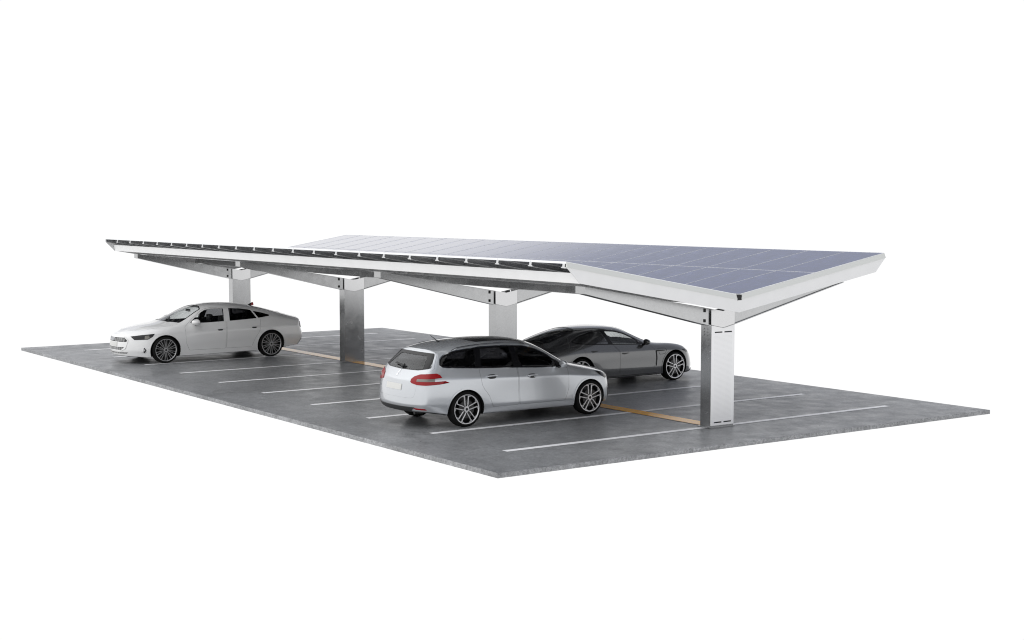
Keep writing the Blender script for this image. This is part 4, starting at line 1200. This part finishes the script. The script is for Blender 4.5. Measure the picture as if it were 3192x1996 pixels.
# ---- dark grey sports saloon, nose to the right -----------------------------------------------------------
def sports():
    cv = dict(
        zc=curve((-2.62, .95), (-2.37, 1.06), (-2.12, 1.18), (-1.73, 1.31), (-1.34, 1.395), (-.95, 1.44), (-.41, 1.455), (0, 1.43), (.30, 1.37), (.55, 1.275), (.85, 1.135), (1.12, .99), (1.3, .945), (1.6, .895), (1.9, .84), (2.2, .765), (2.45, .68)),
        t7=curve((-2.62, .56), (-2.2, .60), (-1.5, .61), (-.6, .66), (0, .68), (.3, .715), (.6, .79), (.85, .835), (1.1, .84), (1.46, .82), (1.82, .79), (2.1, .72), (2.45, .50)),
        z7=curve((-2.62, .93), (-2.3, 1.01), (-1.9, 1.13), (-1.5, 1.245), (-1.1, 1.335), (-.6, 1.395), (-.2, 1.39), (.06, 1.345), (.27, 1.25), (.57, 1.095), (.85, .985), (1.1, .96), (1.46, .965), (1.82, .93), (2.11, .85), (2.45, .68)),
        t6=curve((-2.62, .74), (-2.2, .85), (-1.41, .94), (-.5, .915), (.5, .925), (1.2, .945), (1.6, .955), (2.0, .89), (2.45, .60)),
        z6=curve((-2.62, .90), (-2.2, .98), (-1.55, 1.06), (-1.1, 1.02), (-.35, .985), (.42, .945), (.85, .925), (1.2, .895), (1.6, .875), (2.0, .80), (2.45, .62)),
        t5=curve((-2.62, .80), (-2.2, .93), (-1.41, 1.01), (-.5, .985), (.5, .99), (1.2, 1.0), (1.6, 1.01), (2.0, .95), (2.45, .66)),
        z5=curve((-2.62, .80), (-1.41, .84), (-.3, .81), (1.6, .80), (2.0, .72), (2.45, .54)),
        t4=curve((-2.62, .82), (-2.2, .95), (-1.41, 1.02), (-.5, .985), (.5, .985), (1.2, 1.0), (1.6, 1.02), (2.0, .97), (2.45, .70)),
        z4=curve((-2.62, .62), (-1.41, .60), (0, .58), (2.45, .46)),
        t3=curve((-2.62, .82), (-2.2, .94), (-1.41, 1.01), (-.5, .995), (.5, .995), (1.6, 1.01), (2.0, .97), (2.45, .71)),
        z3=curve((-2.62, .46), (-1.0, .41), (.9, .375), (2.45, .33)),
        t2=curve((-2.62, .74), (-2.2, .88), (-1.41, .98), (-.5, .975), (.5, .975), (1.6, .98), (2.0, .94), (2.45, .68)),
        z2=curve((-2.62, .32), (-2.2, .27), (-1.7, .21), (1.0, .20), (2.0, .18), (2.45, .20)),
        t1=curve((-2.62, .58), (-1.4, .90), (1.6, .90), (2.45, .56)),
        z1=curve((-2.62, .30), (-2.2, .24), (-1.7, .18), (1.0, .17), (2.0, .155), (2.45, .17)))
    tail = [(-2.45, .2, .28), (-2.48, .22, .28), (-2.54, .28, .33), (-2.60, .30, .46), (-2.61, .30, .62), (-2.54, .28, .80), (-2.50, .25, .90), (-2.46, .18, .965), (-2.45, .12, .985), (-2.45, 0, .99)]
    nose = [(2.52, .3, .17), (2.55, .40, .17), (2.67, .50, .20), (2.68, .52, .33), (2.66, .52, .46), (2.60, .52, .57), (2.53, .50, .64), (2.42, .34, .70), (2.38, .2, .72), (2.37, 0, .73)]
    st = [-2.18, -2.0, -1.75, -1.5, -1.25, -1.0, -.7, -.4, -.1, .12, .3, .5, .7, .9, 1.1, 1.3, 1.55, 1.8, 1.95]
    R = .362; AR, AF = -1.41, 1.60
    dlo = ccw([(-1.58, 1.125), (-1.49, 1.165), (-1.26, 1.245), (-.90, 1.32), (-.56, 1.355), (-.36, 1.352), (-.11, 1.33), (.14, 1.26), (.38, 1.15), (.58, 1.04), (.66, .975), (.42, .965), (-.35, 1.003), (-.75, 1.02), (-1.12, 1.042), (-1.40, 1.07), (-1.54, 1.10)])
    dl = round_poly(dlo, .03, 2); inn = grow(dl, -.024)
    w1 = slab_between(inn, ((-3, 0), (-3, 2)), ((-.44, .9), (-.60, 1.4)))
    w2 = slab_between(inn, ((-.31, .9), (-.49, 1.4)), ((.46, .9), (.46, 1.4)))
    wins = [ccw(round_poly(w, .03, 2)) for w in (w1, w2)]
    ws = ccw(round_poly([(1.13, 0), (1.08, .42), (.90, .74), (.32, .60), (.22, .3), (.19, 0), (.22, -.3), (.32, -.60), (.90, -.74), (1.08, -.42)], .03, 2))
    rg = ccw(round_poly([(-1.12, 0), (-1.16, .34), (-1.28, .50), (-2.02, .54), (-2.22, .42), (-2.26, 0), (-2.22, -.42), (-2.02, -.54), (-1.28, -.50), (-1.16, -.34)], .04, 2))
    fd = ccw(round_poly([(-.20, .31), (.88, .31), (.97, .55), (.965, .80, .08), (.80, .945), (.70, .975), (.59, 1.055), (.38, 1.165), (.14, 1.275), (-.11, 1.345), (-.36, 1.367), (-.345, 1.0), (-.18, .84), (-.17, .60), (-.19, .42)], .03, 2))
    rd = ccw(round_poly([(-.215, .31), (-.78, .31), (-.92, .50), (-1.10, .68, .1), (-1.25, .78), (-1.36, 1.08), (-1.30, 1.245), (-.90, 1.337), (-.56, 1.368), (-.375, 1.369), (-.362, .995), (-.197, .835), (-.187, .60), (-.207, .42)], .02, 2))
    hood = ccw(round_poly([(2.12, 0), (2.08, .36), (1.92, .58), (1.2, .70), (1.05, .74), (1.14, .5), (1.19, 0), (1.14, -.5), (1.05, -.74), (1.2, -.70), (1.92, -.58), (2.08, -.36)], .03, 2))
    spec = dict(cavity=(-1.95, 1.0), axles=[(AR, .425), (AF, .425)], az=-.005, R=R,
        openings=[(side(sg), w, 1.6, 2.65) for sg in (-1, 1) for w in wins] + [(top, ws, 2.3, 3.06), (top, grow(rg, -.03), 2.3, 3.04)],
        panels=[('door', side(sg), d, 1.6, 2.68) for sg in (-1, 1) for d in (fd, rd)] + [('hood', top, hood, 2.8, 3.34)], under=.28)
    car, P = build_car('sports_saloon', cv, st, tail, nose, M['paint_grey'], {2: .7, 3: .5, 5: .1, 6: 0., 7: .0}, spec)
    root = car.root; doors = P['door']
    windows_for(car, dl, wins, [M['glass_tinted'], M['glass_clear']], [(0, [doors[1], doors[3]]), (1, [doors[0], doors[2]])], M['gloss_black'])
    car.patch('windscreen', top, grow(ws, .012), M['glass_clear'], root, off=-.004, thick=.005)
    car.patch('windscreen_seal', top, grow(ws, .02), M['gloss_black'], root, holes=[grow(ws, -.02)], off=.003, thick=.01)
    car.patch('rear_window_border', top, rg, M['gloss_black'], root, holes=[grow(rg, -.06)], off=.003, thick=.014)
    car.patch('rear_window', top, grow(rg, -.05), M['glass_clear'], root, off=-.002, thick=.004)
    def on(fr, u, v, off=.02):
        o, d = fr(u, v); loc, n, i, q = car.bvh.ray_cast(o, d)
        if loc is None: loc, n, i, q = car.bvh.find_nearest(o + d * 2.4)
        return loc + car.normal_at(loc, i) * off
    for sg in (-1, 1):
        car.patch('headlamp', side(sg), ccw([(1.86, .775), (2.02, .775), (2.10, .745), (2.16, .70), (2.05, .69), (1.93, .735)]), M['dark_lamp'], root, off=.006, thick=.02, grid=.05)
        car.patch('side_vent', side(sg), ccw([(.955, .79), (.995, .79), (1.01, .60), (.985, .42), (.955, .40), (.975, .58)]), M['black'], root, off=.004, thick=.02, grid=.05)
        car.patch('vent_blade', side(sg), ccw([(.98, .80), (1.25, .79), (1.25, .775), (.98, .77)]), M['black'], root, off=.005, thick=.02, grid=.05)
        fl = MB(); pts = [on(side(sg), u, v, .0) for u, v in ((1.04, .845), (1.26, .84), (1.32, .79), (1.26, .70), (1.10, .69), (1.06, .74), (1.04, .845))]
        tube(fl, pts, .0045, 6); fl.build('charging_flap', M['black'], root)
        car.patch('front_splitter', side(sg), ccw([(1.98, .165), (2.20, .16), (2.46, .19), (2.62, .22), (2.62, .25), (2.24, .205), (1.98, .205)]), M['matt_black'], root, off=.015, thick=.04, grid=.05)
        car.patch('tail_lamp', side(sg), ccw([(-2.02, .915), (-2.20, .905), (-2.40, .87), (-2.55, .87), (-2.55, .91), (-2.30, .93)]), M['dark_lamp'], root, off=.008, thick=.03, grid=.05)
        sk = MB(); tube(sk, [on(side(sg), -1.0 + k * .2, .215, .018) for k in range(11)], .022, 8); sk.build('side_skirt', M['matt_black'], root, smooth=True)
        for x in (AR, AF):
            car.patch('wheel_arch_lip', side(sg), ccw(arch_ring(x, R - .005, .427, .025, .24)), M['paint_grey'], root, off=.007, thick=.02, grid=.05)
    for sg, ds in ((-1, (doors[0], doors[1])), (1, (doors[2], doors[3]))):
        for d, (x0, z) in zip(ds, ((-.14, .775), (-1.10, .875))):
            car.patch('handle', side(sg), ccw([(x0, z + .02), (x0 + .26, z + .012), (x0 + .22, z), (x0 + .10, z - .022), (x0 + .04, z - .018)]), M['disc'], d, off=.004, thick=.01, grid=.05)
        mirror(root, .60, .95, 1.03, sg, M['paint_grey'], L=.13, H=.15, D=.22)
    for x in (AR, AF):
        for sg in (-1, 1): make_wheel(root, x, 1.012, R, .302, .25, 'star', sg)
    for y in (-.40, .40): seat(root, -.05, y, .90)
    seat(root, -1.0, -.34, .86, .58); seat(root, -1.0, .34, .86, .58)
    soft_box('dashboard', (.45, -.74, .64), (.92, .74, .92), M['cabin'], root, .07)
    return root

e = estate(); e.location = (-3.79, -2.58, 0); e.rotation_euler = (0, 0, math.pi/2)
tag(e, 'silver estate car with red tail lamps and black roof glass, nearest the front column', 'car', 'cars parked under the carport')
f = fastback(); f.location = (-18.56, -2.902, 0); f.rotation_euler = (0, 0, -math.pi/2)
tag(f, 'white fastback saloon with a barred grille and red roof fin, parked at the far left', 'car', 'cars parked under the carport')
p = sports(); p.location = (-7.30, 2.916, 0); p.rotation_euler = (0, 0, math.pi/2)
tag(p, 'dark grey low sports saloon behind the silver estate car, nose to the right', 'car', 'cars parked under the carport')
bpy.context.view_layer.update()
for m in list(bpy.data.meshes):
    if m.users == 0: bpy.data.meshes.remove(m)
